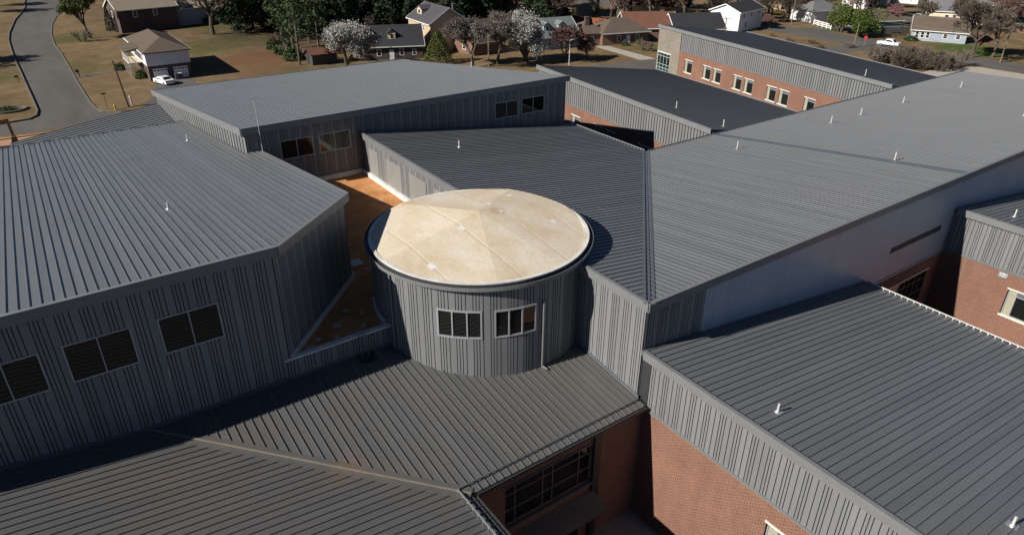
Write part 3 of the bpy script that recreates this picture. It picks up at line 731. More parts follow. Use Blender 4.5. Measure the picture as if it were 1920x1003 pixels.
for i, lo in enumerate(cs):
    hi = cs[(i + 1) % len(cs)]; hi = hi if hi > lo else hi + 2 * math.pi
    n = max(6, int((hi - lo) / 0.05)); mb = MB(); cols = []
    for j in range(n + 1):
        a = lo + (hi - lo) * j / n; a_ = min(max(a, lo + 1e-4), hi - 1e-4); d_ = to_rim(a)
        P = [(APX.x + math.cos(a) * d_ * k / 8, APX.y + math.sin(a) * d_ * k / 8, mem_z(APX.x + math.cos(a_) * d_ * k / 8, APX.y + math.sin(a_) * d_ * k / 8)) for k in range(1, 9)]
        P.append((P[-1][0], P[-1][1], 14.25)); cols.append(mb.pts(P))
    ap = mb.pts([APX])[0]
    for p, q in zip(cols[:-1], cols[1:]):
        mb.f.append([ap, p[0], q[0]]); mb.mi.append(0)
        for k in range(8): mb.f.append([p[k], p[k + 1], q[k + 1], q[k]]); mb.mi.append(0)
    mb.build('membrane_wedge', 'membrane', mo)
for x, y, s1 in ((15.1, 33.93, .2), (18.39, 30.89, .26), (15.14, 28.62, .28), (21.48, 31.48, .22), (21.52, 32.82, .2), (23.78, 29.25, .22), (23.76, 33.78, .2)):
    P = [(x - s1 * .6, y - s1), (x + s1 * .6, y - s1), (x + s1 * .6, y + s1), (x - s1 * .6, y + s1)]
    mb = MB(); mb.prism(P, lambda x, y: mem_z(x, y) - .01, lambda x, y: mem_z(x, y) + .012); mb.build('patch', 'flash_white', mo)
dp = [S(T(-91.0), k) for k in (0.14, 0.3)]
mb = MB(); mb.tube((*dp[0], 12.85), (*dp[0], FR1(*dp[0]) + .12), 0.055, n=8); mb.tube((*dp[0], FR1(*dp[0]) + .12), (dp[1][0] + .1, dp[1][1] - .2, FR1(*dp[1]) + .08), 0.055, n=8)
mb.build('downpipe', 'trim', K)
dp = S(T(-171), 0.14); mb = MB(); mb.tube((*dp, 14.0), (*dp, FR1(*dp) + .1), 0.06, n=8); mb.build('downpipe', 'trim', K)
mb = MB()
for i in range(17):
    slab(mb, S, T(-205) + i * 0.165, T(-205) + (i + 1) * 0.165, 10.2, 10.55, 0.05, 0.17)
mb.build('base_flashing', 'flash_white', K)

# --- loose things on the roofs
lad = thing('ladder', 'thin metal ladder against the low parapet of the flat roof', 'ladder', (11.5, 30.35, 9.0))
for x in (11.33, 11.73):
    mb = MB(); mb.bar((x, 30.1, 9.22), (x + .04, 30.40, 10.95), 0.035, 0.06); mb.build('rail', 'flash_dark', lad)
for k in range(6):
    f = (k + .6) / 6.6; mb = MB(); mb.bar((11.33 + .04 * f, 30.1 + .3 * f, 9.22 + 1.73 * f), (11.73 + .04 * f, 30.1 + .3 * f, 9.22 + 1.73 * f), 0.03, 0.03); mb.build('rung', 'flash_dark', lad)
mb = MB(); mb.hexa([(11.2, 29.75, FR1(0, 29.75) + .068), (12.05, 29.75, FR1(0, 29.75) + .068), (12.05, 30.44, FR1(0, 30.44) + .068), (11.2, 30.44, FR1(0, 30.44) + .068)], [(11.2, 29.75, FR1(0, 29.75) + .1), (12.05, 29.75, FR1(0, 29.75) + .1), (12.05, 30.44, FR1(0, 30.44) + .1), (11.2, 30.44, FR1(0, 30.44) + .1)])
tag(mb.build('rubber_mat', 'black'), 'square black rubber mat under the foot of the ladder', 'mat')
an = thing('antenna_mast', 'slender white antenna mast rising where left wing meets back wing', 'antenna', (14.15, 53.75, 13.8))
mb = MB(); mb.tube((14.15, 53.75, 13.75), (14.12, 53.75, 18.2), 0.024, 0.014, 6); mb.build('mast', 'pvc', an)
mb = MB(); mb.tube((13.75, 53.75, 17.9), (14.5, 53.75, 18.05), 0.012, n=5); mb.tube((14.12, 53.75, 18.2), (14.3, 53.7, 17.2), 0.01, n=4); mb.tube((14.3, 53.7, 17.2), (14.14, 53.75, 16.6), 0.01, n=4); mb.build('aerial', 'galv', an)
# ------------------------------------------------------------------ houses of the neighbourhood
def shingle(name, c, k=0.25):
    t = NT(name); t.set(0.9, 0, 0.2)
    f = t.noise(0.5, 6.0, 0.7); t.col(t.mix(f, vary(c, 1 - k), vary(c, 1 + k))); t.bump(t.noise(6, 3.0), 0.3, 0.03); M[name] = t.m
for n, c in dict(sh_brown=(0.105, 0.080, 0.062), sh_tan=(0.24, 0.20, 0.155), sh_grey=(0.135, 0.135, 0.14), sh_dark=(0.032, 0.032, 0.036), sh_charcoal=(0.065, 0.062, 0.066),
                 sh_rust=(0.23, 0.085, 0.045), sh_red=(0.14, 0.065, 0.045), sh_green=(0.13, 0.15, 0.145)).items(): shingle(n, c)
for n, c in dict(w_white=(0.72, 0.72, 0.70), w_cream=(0.62, 0.55, 0.40), w_tan=(0.45, 0.34, 0.22), w_grey=(0.30, 0.33, 0.37), w_teal=(0.16, 0.22, 0.23), w_lilac=(0.55, 0.54, 0.58), w_dark=(0.045, 0.042, 0.045), w_yellow=(0.60, 0.53, 0.33)).items():
    M[n] = plain(n, c, 0.7, var=0.10, scale=0.8)

def house(label, x, y, rot, L, W, eave, rise, wall, roof, hip=False, wins=(), garage=(), chim=None, door=None, cat='house', base=None, base_h=2.5, over=0.45, dorm=(), trim='white'):
    """L along local x (the ridge), W along local y; sides: f -y, b +y, l -x, r +x"""
    root = thing('house', label, cat, (x, y, 0))
    Mx = Matrix.Translation((x, y, 0)) @ Matrix.Rotation(R(rot), 4, 'Z')
    def put(mb, name, mats, par):
        mb.v = [tuple(Mx @ Vector(p)) for p in mb.v]; return mb.build(name, mats, par)
    hl, hw = L / 2, W / 2
    mb = MB(); b0 = base_h if base else 0.0
    P = [(-hl, -hw), (hl, -hw), (hl, hw), (-hl, hw)]
    mb.prism(P, b0, eave)
    if not hip:
        for s in (-1, 1): mb.hexa([(s * hl, -hw, eave), (s * hl - s * .2, -hw, eave), (s * hl - s * .2, hw, eave), (s * hl, hw, eave)], [(s * hl, -0.02, eave + rise), (s * hl - s * .2, -0.02, eave + rise), (s * hl - s * .2, 0.02, eave + rise), (s * hl, 0.02, eave + rise)])
    put(mb, 'wall', wall, root)
    if base:
        mb = MB(); mb.prism([(-hl + .12, -hw + .12), (hl - .12, -hw + .12), (hl - .12, hw - .12), (-hl + .12, hw - .12)], 0, b0); put(mb, 'basement_wall', base, root)
    o = over; sl = rise / hw; ze = eave - o * sl; top = eave + rise; th = 0.16
    mb = MB()
    if hip:
        k = min(hw, hl - .3)
        E_ = [(-hl - o, -hw - o), (hl + o, -hw - o), (hl + o, hw + o), (-hl - o, hw + o)]
        r0, r1 = (-hl + k, 0, top + th), (hl - k, 0, top + th)
        e = [(p[0], p[1], ze + th) for p in E_]
        mb.face([e[0], e[1], r1, r0]); mb.face([e[1], e[2], r1]); mb.face([e[2], e[3], r0, r1]); mb.face([e[3], e[0], r0])
        mb.prism(E_, ze - .02, ze + th)
    else:
        for s in (-1, 1):
            A = [(-hl - o, s * (hw + o), ze), (hl + o, s * (hw + o), ze), (hl + o, 0, top), (-hl - o, 0, top)]
            mb.hexa(A, [(p[0], p[1], p[2] + th) for p in A])
    rf = put(mb, 'roof', roof, root)
    mb = MB()
    if not hip:
        for s in (-1, 1):
            for q in (-1, 1): mb.bar((s * (hl + o + .02), q * (hw + o), ze + .06), (s * (hl + o + .02), 0, top + .06), 0.06, 0.24)
    for s in (-1, 1): mb.bar((-hl - o, s * (hw + o + .03), ze + .06), (hl + o, s * (hw + o + .03), ze + .06), 0.06, 0.18)
    put(mb, 'eave_trim', trim, root)
    def side(s):
        return {'f': ((-hl, -hw), (1, 0), L), 'r': ((hl, -hw), (0, 1), W), 'b': ((hl, hw), (-1, 0), L), 'l': ((-hl, hw), (0, -1), W)}[s]
    def on_wall(S, a, b, c, d, name, fm, pm, par, tm=(), zm=(), inset=0.0):
        S2 = lambda t, k: S(t, k - inset); mb = MB(); fw = .1
        slab(mb, S2, a, b, c, d, 0.005, 0.05); fr = put(mb, name, fm, par)
        xs = [a + fw] + list(tm) + [b - fw]; zs = [c + fw] + list(zm) + [d - fw]
        for p, q in zip(xs[:-1], xs[1:]):
            for u, v in zip(zs[:-1], zs[1:]):
                mb = MB(); slab(mb, S2, p + .03, q - .03, u + .03, v - .03, 0.045, 0.058); put(mb, 'pane', pm, fr)
    for s, t, z, ww, hh in wins:
        P0, d0, LL = side(s); S = line_map(P0, d0); tt = t * LL
        on_wall(S, tt - ww / 2, tt + ww / 2, z, z + hh, 'window', trim, 'glass', root, zm=[z + hh * .52])
    for s, t, ww, hh in garage:
        P0, d0, LL = side(s); S = line_map(P0, d0); tt = t * LL; ins = 0.12 if base else 0.0
        S2 = lambda a, k: S(a, k - ins)
        mb = MB(); slab(mb, S2, tt - ww / 2, tt + ww / 2, 0.03, hh, 0.004, 0.05)
        for k in range(1, 4): slab(mb, S2, tt - ww / 2, tt + ww / 2, hh * k / 4 - .015, hh * k / 4 + .015, 0.05, 0.062)
        gd = put(mb, 'garage_door', 'white', root)
        for k in range(4):
            mb = MB(); c0 = tt - ww / 2 + ww * (k + .5) / 4; slab(mb, S2, c0 - ww * .085, c0 + ww * .085, hh * .80, hh * .91, 0.05, 0.066); put(mb, 'pane', 'glass', gd)
    if door:
        s, t = door; P0, d0, LL = side(s); S = line_map(P0, d0); tt = t * LL
        mb = MB(); slab(mb, S, tt - .5, tt + .5, b0, b0 + 2.1, 0.004, 0.06); put(mb, 'door', 'white', root)
    if chim:
        cx, cy, cw, ch = chim; mb = MB(); mb.box(cx - cw, cx + cw, cy - cw, cy + cw, eave, top + ch); mb.box(cx - cw - .08, cx + cw + .08, cy - cw - .08, cy + cw + .08, top + ch, top + ch + .15)
        put(mb, 'chimney', 'brick_dark', rf)
    for s, dx, dw in dorm:                     # gabled dormers on slope s (-1 = front)
        yb = s * hw * 0.72; zb = eave + rise * (1 - .72) + .1; hh = 1.25; back = s * hw * 0.12
        mb = MB(); mb.box(dx - dw / 2, dx + dw / 2, min(yb, back), max(yb, back), zb - .4, zb + hh)
        mb.hexa([(dx - dw / 2, yb, zb + hh), (dx + dw / 2, yb, zb + hh), (dx + dw / 2, yb - s * .1, zb + hh), (dx - dw / 2, yb - s * .1, zb + hh)], [(dx - .01, yb, zb + hh + .6), (dx + .01, yb, zb + hh + .6), (dx + .01, yb - s * .1, zb + hh + .6), (dx - .01, yb - s * .1, zb + hh + .6)])
        dm = put(mb, 'dormer', wall if isinstance(wall, str) and wall.startswith('w_') else 'w_tan', root)
        mb = MB()
        for q in (-1, 1):
            A = [(dx + q * (dw / 2 + .2), yb + s * .2, zb + hh - .12), (dx, yb + s * .2, zb + hh + .66), (dx, back - s * .5, zb + hh + .66), (dx + q * (dw / 2 + .2), back - s * .5, zb + hh - .12)]
            mb.hexa(A, [(a, b, c + .12) for a, b, c in A])
        put(mb, 'dormer_roof', roof, dm)
        mb = MB(); mb.box(dx - dw * .26, dx + dw * .26, yb - .04 if s < 0 else yb, yb if s < 0 else yb + .04, zb + .1, zb + 1.15); put(mb, 'dormer_window', 'white', dm)
        mb = MB(); mb.box(dx - dw * .18, dx + dw * .18, yb - .06 if s < 0 else yb + .04, yb - .041 if s < 0 else yb + .06, zb + .2, zb + 1.05); put(mb, 'pane', 'glass', dm)
    return root, put

# garage house by the street
h1, put = house('white-sided house over brown brick garage with two white doors', 24.5, 158.0, 90, 19.0, 7.8, 5.3, 1.75, 'w_lilac', 'sh_brown', hip=True, base='brick_dark', base_h=2.75,
    wins=[('b', .28, 3.3, 1.0, 1.3), ('b', .14, 3.3, 1.0, 1.3), ('b', .82, 3.3, 1.0, 1.3)], garage=[('l', .27, 2.55, 2.15), ('l', .74, 2.55, 2.15)])
mb = MB(); mb.box(-1.5 - 3, 5.5 - 3, 3.9, 6.2, 2.6, 2.78); put(mb, 'porch_deck', 'w_cream', h1)
for k in (-4.4, -2.2, 0, 2.4):
    mb = MB(); mb.box(k - .07, k + .07, 6.05, 6.19, 0, 5.0); put(mb, 'porch_post', 'white', h1)
mb = MB(); mb.hexa([(-4.8, 3.9, 5.0), (2.8, 3.9, 5.0), (2.8, 6.6, 4.85), (-4.8, 6.6, 4.85)], [(-4.8, 3.9, 5.5), (2.8, 3.9, 5.5), (2.8, 6.6, 5.0), (-4.8, 6.6, 5.0)]); put(mb, 'porch_roof', 'sh_brown', h1)
mb = MB(); mb.box(-4.4, 2.4, 6.08, 6.14, 3.5, 3.58)
for k in range(24): mb.box(-4.4 + k * .29, -4.36 + k * .29, 6.09, 6.13, 2.78, 3.5)
put(mb, 'porch_railing', 'white', h1)
house('dark brick house with pale tan roof behind the garage house', 31.5, 213.5, 8, 14.5, 9.5, 5.6, 2.4, 'brick_dark', 'sh_tan', wins=[('f', .28, 3.6, 1.1, 1.6), ('f', .62, 3.6, 1.1, 1.6), ('l', .5, 3.4, 1.1, 1.5)])
house('grey lean-to annex with faded rusty roof beside the dark brick house', 45.0, 216.5, 8, 11.5, 7, 4.3, 1.3, 'w_grey', 'sh_tan', cat='annex')
house('small shed with dark roof under the big bare tree branches', 58.5, 214, -10, 8, 5.5, 2.4, 1.5, 'w_tan', 'sh_charcoal', cat='shed')
house('dark brick house with two small dormers behind the white blossom tree', 69.5, 145.5, -22, 13.5, 9, 3.0, 3.4, 'brick_dark', 'sh_dark', wins=[('f', .3, .8, 1.0, 1.5), ('f', .66, .8, 1.0, 1.5), ('f', .86, .8, .9, 1.4)], door=('f', .5), dorm=[(-1, -4.2, 1.6), (-1, 0.3, 1.6)])
h6, put = house('tan two-storey house with grey roof and wall dormer', 83.5, 148.5, 86, 12, 9.5, 6.3, 3.0, 'w_tan', 'sh_charcoal', wins=[('b', .7, 4.4, .8, 1.3), ('b', .5, 1.6, .9, 1.4), ('l', .5, 3.5, .9, 1.3)], chim=(-3.5, -2.5, .35, .4), dorm=[(1, 2.4, 2.6)])
house('brick cottage with steep brown gable beside the tan house', 88.0, 138.5, 4, 7.5, 7.5, 3.0, 3.9, 'brick_house', 'sh_brown', wins=[('l', .5, .9, 1.2, 1.5)], cat='cottage')
house('grey-green roofed house with two dormers behind the reddish bare tree', 106.0, 135.5, -8, 11.5, 9.5, 2.9, 3.3, 'w_grey', 'sh_green', wins=[('f', .3, .8, 1, 1.4), ('f', .7, .8, 1, 1.4)], dorm=[(-1, -2.3, 1.7), (-1, 1.7, 1.7)])
h8, put = house('long brick ranch house with brown hip roof and chimney', 123.8, 130.5, -15, 12.5, 8.5, 2.9, 2.5, 'brick_house', 'sh_brown', hip=True, wins=[('f', .35, .7, 1, 1.5), ('f', .75, .7, 1, 1.5)], door=('f', .55))
house('low hip-roofed brick end of the ranch house with black chimney', 116.5, 134.0, 70, 8.5, 7.5, 2.8, 2.0, 'brick_house', 'sh_brown', hip=True, wins=[('b', .5, .7, 1, 1.5), ('l', .5, .7, 1, 1.4)], chim=(-1.5, 0.5, .5, 1.2), cat='annex')
house('brown-roofed house with white porch left of the block stair tower', 134.5, 131.5, -30, 13, 9.5, 2.9, 3.0, 'brick_house', 'sh_red', wins=[('l', .5, .8, 1, 1.5), ('f', .2, .8, 1, 1.5)])
house('very dark gabled roof just behind the farthest wing', 144.0, 124.5, -25, 13, 9, 2.7, 3.0, 'w_dark', 'sh_dark')
house('long cream building behind bare trees at top', 163.5, 157.5, -52, 21, 8, 2.9, 2.2, 'w_yellow', 'sh_red', wins=[('f', .2, .8, 1.2, 1.4), ('f', .45, .8, 1.2, 1.4), ('f', .7, .8, 1.2, 1.4), ('l', .5, .8, 1.2, 1.4)])
house('white two-storey house with tree shadow on its gable', 164.5, 127.5, 12, 13.5, 8.5, 5.0, 1.7, 'w_white', 'sh_dark', wins=[('f', .18, 3.4, 1.1, 1.1), ('f', .5, 3.4, 1.1, 1.1), ('f', .82, 3.4, 1.1, 1.1), ('f', .3, .8, 1.1, 1.4)], door=('f', .5))
house('white garage with grey hip roof behind white fence', 196.0, 124.0, -12, 11, 8, 3.2, 2.0, 'w_white', 'sh_grey', hip=True, garage=[('f', .6, 2.6, 2.2)], cat='garage')
house('house with bright rust-orange roof at top right', 209.0, 139.0, -12, 11, 9, 3.3, 3.0, 'w_tan', 'sh_rust', hip=True)
house('teal-walled house with brown hip roof right of the round evergreens', 196.5, 106.0, -22, 10.5, 8, 2.6, 1.9, 'w_teal', 'sh_brown', hip=True)
house('brown-roofed bungalow with row of white porch windows', 193.5, 87.5, -62, 12.0, 8, 2.7, 2.6, 'w_grey', 'sh_brown', wins=[('f', .1, .7, .9, 1.5), ('f', .2, .7, .9, 1.5), ('f', .3, .7, .9, 1.5), ('f', .62, .9, 1.1, 1.2), ('f', .85, .9, 1.1, 1.2)], chim=(2.5, .5, .3, .5), cat='bungalow')
house('cream house with grey hip roof and tall gable behind the bungalow', 229.0, 100.0, -58, 15, 10, 3.2, 3.2, 'w_cream', 'sh_grey', wins=[('f', .3, .8, 1.2, 1.4)])
house('brown hip-roofed house at top right behind grey roof', 246.0, 98.0, -58, 14, 10, 3.2, 3.0, 'w_tan', 'sh_brown', hip=True)
house('orange-brown low house among bare trees at right edge', 228.0, 76.0, -62, 15, 8, 2.6, 1.9, 'brick_house', 'sh_grey', cat='bungalow')
for i, (x, y, c, r, l) in enumerate(((232, 133, 'w_white', 'sh_rust', 'white gabled house with rust roof, leftmost of the top right row'), (246, 134, 'w_cream', 'sh_grey', 'cream gabled house with grey roof, second of the top right row'), (259, 130, 'w_white', 'sh_brown', 'white gabled house with brown roof, third of the top right row'), (276, 124, 'w_white', 'sh_grey', 'white gabled house with grey roof, last of the top right row'))):
    house(l, x, y, 25 - i * 3, 10, 7.5, 3.4, 2.2, c, r, wins=[('l', .35, .9, 1, 1.3), ('l', .7, .9, 1, 1.3)], garage=[('f', .5, 2.4, 2.1)], )
house('tan hip-roofed house at the top, left of the rust-orange roof', 222, 152, -20, 12, 8, 3.0, 2.4, 'w_tan', 'sh_brown', hip=True)
house('white ranch house at the far top right corner', 268, 104, -50, 16, 8, 2.8, 2.0, 'w_white', 'sh_grey', wins=[('f', .3, .8, 1.2, 1.3), ('f', .6, .8, 1.2, 1.3)])
house('dark open shed with rusty roof between pines and blossom tree', 54.0, 146.5, 0, 5.5, 3.5, 2.3, .9, 'w_dark', 'sh_red', cat='shed', trim='brick_dark')

# ------------------------------------------------------------------ trees
M['bark'] = plain('grey_brown_bark', (0.085, 0.068, 0.052), 0.95, var=0.3, scale=3)
M['bark_dark'] = plain('dark_bark', (0.045, 0.036, 0.030), 0.95, var=0.3, scale=3)
M['twig'] = plain('bare_twigs', (0.105, 0.080, 0.060), 0.95, var=0.3, scale=0.8)
M['twig_red'] = plain('reddish_twigs', (0.150, 0.085, 0.070), 0.95, var=0.3, scale=0.8)
def leafm(name, a, b, tr=0.25):
    t = NT(name); t.set(0.7, 0, 0.2)
    gi = t.n('ShaderNodeNewGeometry'); t.col(t.ramp(gi.outputs['Random Per Island'], [(0.0, a), (1.0, b)])); M[name] = t.m
leafm('blossom', (0.27, 0.265, 0.235), (0.47, 0.47, 0.435)); leafm('blossom_dull', (0.14, 0.125, 0.105), (0.29, 0.27, 0.24))
leafm('needles', (0.022, 0.036, 0.014), (0.055, 0.078, 0.024)); leafm('cedar', (0.014, 0.024, 0.012), (0.036, 0.050, 0.022))
leafm('budding', (0.060, 0.085, 0.022), (0.130, 0.150, 0.050)); leafm('arbor', (0.040, 0.060, 0.014), (0.095, 0.110, 0.030))
leafm('roundgreen', (0.035, 0.060, 0.012), (0.095, 0.115, 0.024)); leafm('forsythia', (0.34, 0.22, 0.015), (0.55, 0.38, 0.03))
leafm('scrub', (0.130, 0.105, 0.050), (0.280, 0.225, 0.125)); leafm('pinkbud', (0.16, 0.075, 0.075), (0.30, 0.15, 0.15)); leafm('hedge', (0.020, 0.040, 0.012), (0.05, 0.085, 0.022))

def rdir(rn):
    while True:
        v = Vector((rn.uniform(-1, 1), rn.uniform(-1, 1), rn.uniform(-1, 1)))
        if 0.05 < v.length < 1: return v.normalized()
def leafquad(mb, p, s, rn, up=0.0):
    a = rdir(rn); a.z += up; a.normalize(); b = a.orthogonal().normalized(); b = (b * math.cos(rn.random() * 6.3) + a.cross(b) * math.sin(rn.random() * 6.3))
    c = a.cross(b); l = s * rn.uniform(.7, 1.3); w = l * rn.uniform(.45, .8)
    mb.face([p - b * l * .5 - c * w * .3, p + b * l * .1 - c * w * .5, p + b * l * .5 + c * w * .1, p - b * l * .1 + c * w * .5], 0)
def grow(tr, cr, lf, rn, p, d, L, r, lev, maxlev, spread, kids, leaf):
    k = 2 if lev < 3 else 1; q = p; dd = d
    for i in range(k):
        dd = (dd + rdir(rn) * .16 + Vector((0, 0, .05))).normalized(); e = q + dd * (L / k)
        ra, rb = max(.024, r * (1 - .35 * i / k)), max(.02, r * (1 - .35 * (i + 1) / k))
        (tr if lev == 0 else cr).tube(q, e, ra, rb, 7 if lev < 2 else (4 if lev < 4 else 3), 0, cap=False); q = e
        if lev >= 1 and lev < maxlev and rn.random() < .6:
            s = (dd + rdir(rn) * spread).normalized(); grow(tr, cr, lf, rn, q, s, L * .6, rb * .55, lev + 1, maxlev, spread, kids, leaf)
    if lev < maxlev:
        n = kids + (1 if rn.random() < .4 else 0)
        for j in range(n):
            s = (dd * .9 + rdir(rn) * spread + Vector((0, 0, .10 if kids < 4 else .22))).normalized()
            grow(tr, cr, lf, rn, q, s, L * rn.uniform(.62, .84) * (3.0 if lev == 0 and L < .5 else (1.5 if lev == 0 and L < 1.35 else 1)), r * .65, lev + 1, maxlev, spread, kids, leaf)
    elif leaf:
        for j in range(leaf[0]): leafquad(lf, q + rdir(rn) * rn.uniform(0, leaf[2]) - dd * rn.uniform(0, L), leaf[1], rn)
def tree_mesh(kind, seed):
    rn = random.Random(seed); tr, cr, lf = MB(), MB(), MB()
    if kind in ('bare', 'bare_red', 'pear', 'pear_dull', 'bud', 'pink'):
        leaf = dict(pear=(15, .075, .42), pear_dull=(7, .07, .42), bud=(7, .17, .40), pink=(5, .13, .35)).get(kind)
        H = dict(pear=.4, pear_dull=1.1, bare=2.4, bud=2.0, bare_red=1.1, pink=1.2)[kind]
        grow(tr, cr, lf, rn, Vector((0, 0, -.1)), Vector((rn.uniform(-.06, .06), rn.uniform(-.06, .06), 1)).normalized(), H, .26 if kind == 'bare' else .18, 0, 6 if kind in ('bare', 'bare_red') else 5, .62 if kind not in ('bare',) else .60, 3 if kind in ('bare', 'bare_red') else 4, leaf)
        tw = 'twig_red' if kind in ('bare_red', 'pink') else 'twig'
        return tr, cr, lf, ('bark_dark' if kind != 'bare' else 'bark'), tw, dict(pear='blossom', pear_dull='blossom_dull', bud='budding', pink='pinkbud').get(kind)
    if kind == 'pine':
        tr.tube((0, 0, 0), (.1, 0, 7), .2, .14, 7); tr.tube((.1, 0, 7), (0, .1, 12), .14, .04, 6)
        for i in range(44):
            z = rn.uniform(4.2, 12); a = rn.uniform(0, 6.3); l = rn.uniform(1.2, 2.9) * (1 - max(0, z - 8) / 5.5); e = Vector((math.cos(a) * l, math.sin(a) * l, z + rn.uniform(-.2, .6)))
            tr.tube((0, 0, z), e, .04, .015, 3, cap=False)
            for j in range(40): leafquad(lf, Vector((0, 0, z)).lerp(e, rn.uniform(.4, 1.1)) + rdir(rn) * rn.uniform(0, .62), .36, rn)
        return tr, cr, lf, 'bark', 'twig', 'needles'
    if kind == 'cedar':
        tr.tube((0, 0, 0), (0, 0, 9), .2, .04, 6)
        for i in range(3600):
            z = rn.random() ** 1.25 * 10; rad = 2.7 * (1 - z / 10.6) ** .8 * (0.55 + .45 * rn.random() ** .4); a = rn.uniform(0, 6.3); rad *= 1 + .22 * math.sin(a * 5 + z * 1.7)
            leafquad(lf, Vector((math.cos(a) * rad, math.sin(a) * rad, z + .3)), .40, rn)
        return tr, cr, lf, 'bark_dark', 'twig', 'cedar'
    if kind in ('arbor', 'column'):
        hh, rr = (6.0, 2.5) if kind == 'arbor' else (6.0, .95)
        tr.tube((0, 0, 0), (0, 0, hh * .8), .12, .04, 6)
        for i in range(4200 if kind == 'arbor' else 1800):
            z = rn.random() ** 1.2 * hh; rad = rr * (1 - (z / (hh * 1.04)) ** 1.7) * (.72 + .28 * rn.random() ** .5); a = rn.uniform(0, 6.3); rad *= 1 + .08 * math.sin(a * 7 + z * 2)
            leafquad(lf, Vector((math.cos(a) * rad, math.sin(a) * rad, z + .12)), .24, rn, .5)
        return tr, cr, lf, 'bark_dark', 'twig', 'arbor' if kind == 'arbor' else 'cedar'
    if kind == 'round':
        for a in (0.4, 2.6, 4.4): tr.tube((math.cos(a) * .3, math.sin(a) * .3, 0), (math.cos(a) * 1.4, math.sin(a) * 1.4, 3), .2, .1, 6)
        lobes = [(Vector((rn.uniform(-2.7, 2.7), rn.uniform(-2.7, 2.7), rn.uniform(2.2, 5.4))), rn.uniform(1.0, 1.7)) for i in range(20)]
        for c, r_ in lobes:
            for j in range(330): v = rdir(rn); leafquad(lf, c + v * r_ * (.75 + .25 * rn.random()), .32, rn)
        return tr, cr, lf, 'bark', 'twig', 'roundgreen'
    if kind in ('bush', 'bush_white', 'bush_scrub', 'bush_yellow', 'bush_green'):
        for i in range(26 if kind != 'bush_green' else 6):
            a = rn.uniform(0, 6.3); t0 = rn.uniform(.2, 1.0); d = Vector((math.cos(a) * t0, math.sin(a) * t0, 1)).normalized()
            grow(cr, cr, lf, rn, Vector((math.cos(a) * .3, math.sin(a) * .3, 0)), d, rn.uniform(.55, 1.0), .028, 3, 5, .55, 2, (dict(bush=0, bush_white=3, bush_scrub=3, bush_yellow=9, bush_green=0)[kind], .085 if kind == 'bush_white' else .14, .25) if kind != 'bush' else None)
        if kind == 'bush_green':
            for j in range(1100): v = rdir(rn); v.z = abs(v.z); leafquad(lf, Vector((v.x * 1.1, v.y * 1.1, v.z * 1.2)) * (.7 + .3 * rn.random()) * (1 + .12 * math.sin(v.x * 9 + v.y * 7)), .18, rn)
        return tr, cr, lf, 'bark', 'twig', dict(bush='twig', bush_white='blossom_dull', bush_scrub='scrub', bush_yellow='forsythia', bush_green='hedge')[kind]
LIB = {}
def lib(kind, v):
    if (kind, v) not in LIB:
        tr, cr, lf, b, tw, lm = tree_mesh(kind, hash_(kind) + v * 17)
        parts = []
        if tr.f: parts.append(('trunk', tr.mesh('trunk', [b])))
        if kind.startswith('bush'):
            if cr.f: parts.append(('stems', cr.mesh('stems', [tw])))
            if lf.f: parts.append(('foliage', lf.mesh('foliage', [lm])))
        else:
            n0 = len(cr.f)
            if lf.f:
                off = len(cr.v); cr.v += lf.v; cr.f += [[i + off for i in f] for f in lf.f]; cr.mi += [1 if n0 else 0] * len(lf.f)
            parts.append(('crown', cr.mesh('crown', ([tw] if n0 else []) + ([lm] if lf.f else []))))
        zs = max(v.co.z for _, m in parts for v in m.vertices)
        LIB[(kind, v)] = (parts, zs)
    return LIB[(kind, v)]
def hash_(s): return sum((i + 1) * ord(c) for i, c in enumerate(s))
def plant(name, label, kind, x, y, h, v=0, rot=0.0, wide=1.0, cat='tree', group=None, lean=(0, 0)):
    parts, zs = lib(kind, v); k = h / zs
    root = bpy.data.objects.new(name, None); COL.objects.link(root); root.location = (x, y, 0); root.rotation_euler = (lean[0], lean[1], rot); root.scale = (k * wide, k * wide, k); root.empty_display_size = .5
    tag(root, label, cat, group)
    for n, m in parts:
        o = bpy.data.objects.new(n, m); COL.objects.link(o); o.parent = root
    return root
plant('budding_tree', 'leaning green budding tree on the lawn beside the curved street', 'bud', 17.6, 205, 11.0, 0, 0.4, 1.05, lean=(0, -.12))
plant('bare_bush', 'twiggy brown bush beside the green budding tree', 'bush', 15.3, 201, 3.0, 0, 0, 1.0, 'bush')
plant('columnar_evergreen', 'narrow dark evergreen at the corner of the dark brick house', 'column', 23.2, 214, 6.2, 0, 0, 1.1)
plant('columnar_evergreen', 'second narrow evergreen, hugging the wall of the dark brick house', 'column', 24.6, 211, 5.0, 0, 1, 1.1)
plant('bare_tree', 'big bare tree with thick trunk on the lawn behind the garage house', 'bare', 43.8, 194.2, 17.5, 0, 1.1, 1.15)
PG = 'pines at the edge of the bare lawn'
for i, (x, y, h, v, l) in enumerate(((49.3, 147.2, 15.0, 0, 'nearest pine with pale trunk beside the rusty shed'), (51.6, 157, 16.0, 1, 'second pine from the front of the pine group'), (54.0, 164.9, 17.0, 0, 'tall pine in the middle of the pine group'), (54.8, 174, 17.5, 1, 'farthest pine at the back left of the group'), (58.5, 160, 16.5, 0, 'right-hand pine of the group, above the shed'), (60, 170, 17, 1, 'rear right pine of the group against dark woods'))):
    plant('pine_tree', l, 'pine', x, y, h, v, i * 1.3, 1.15, group=PG)
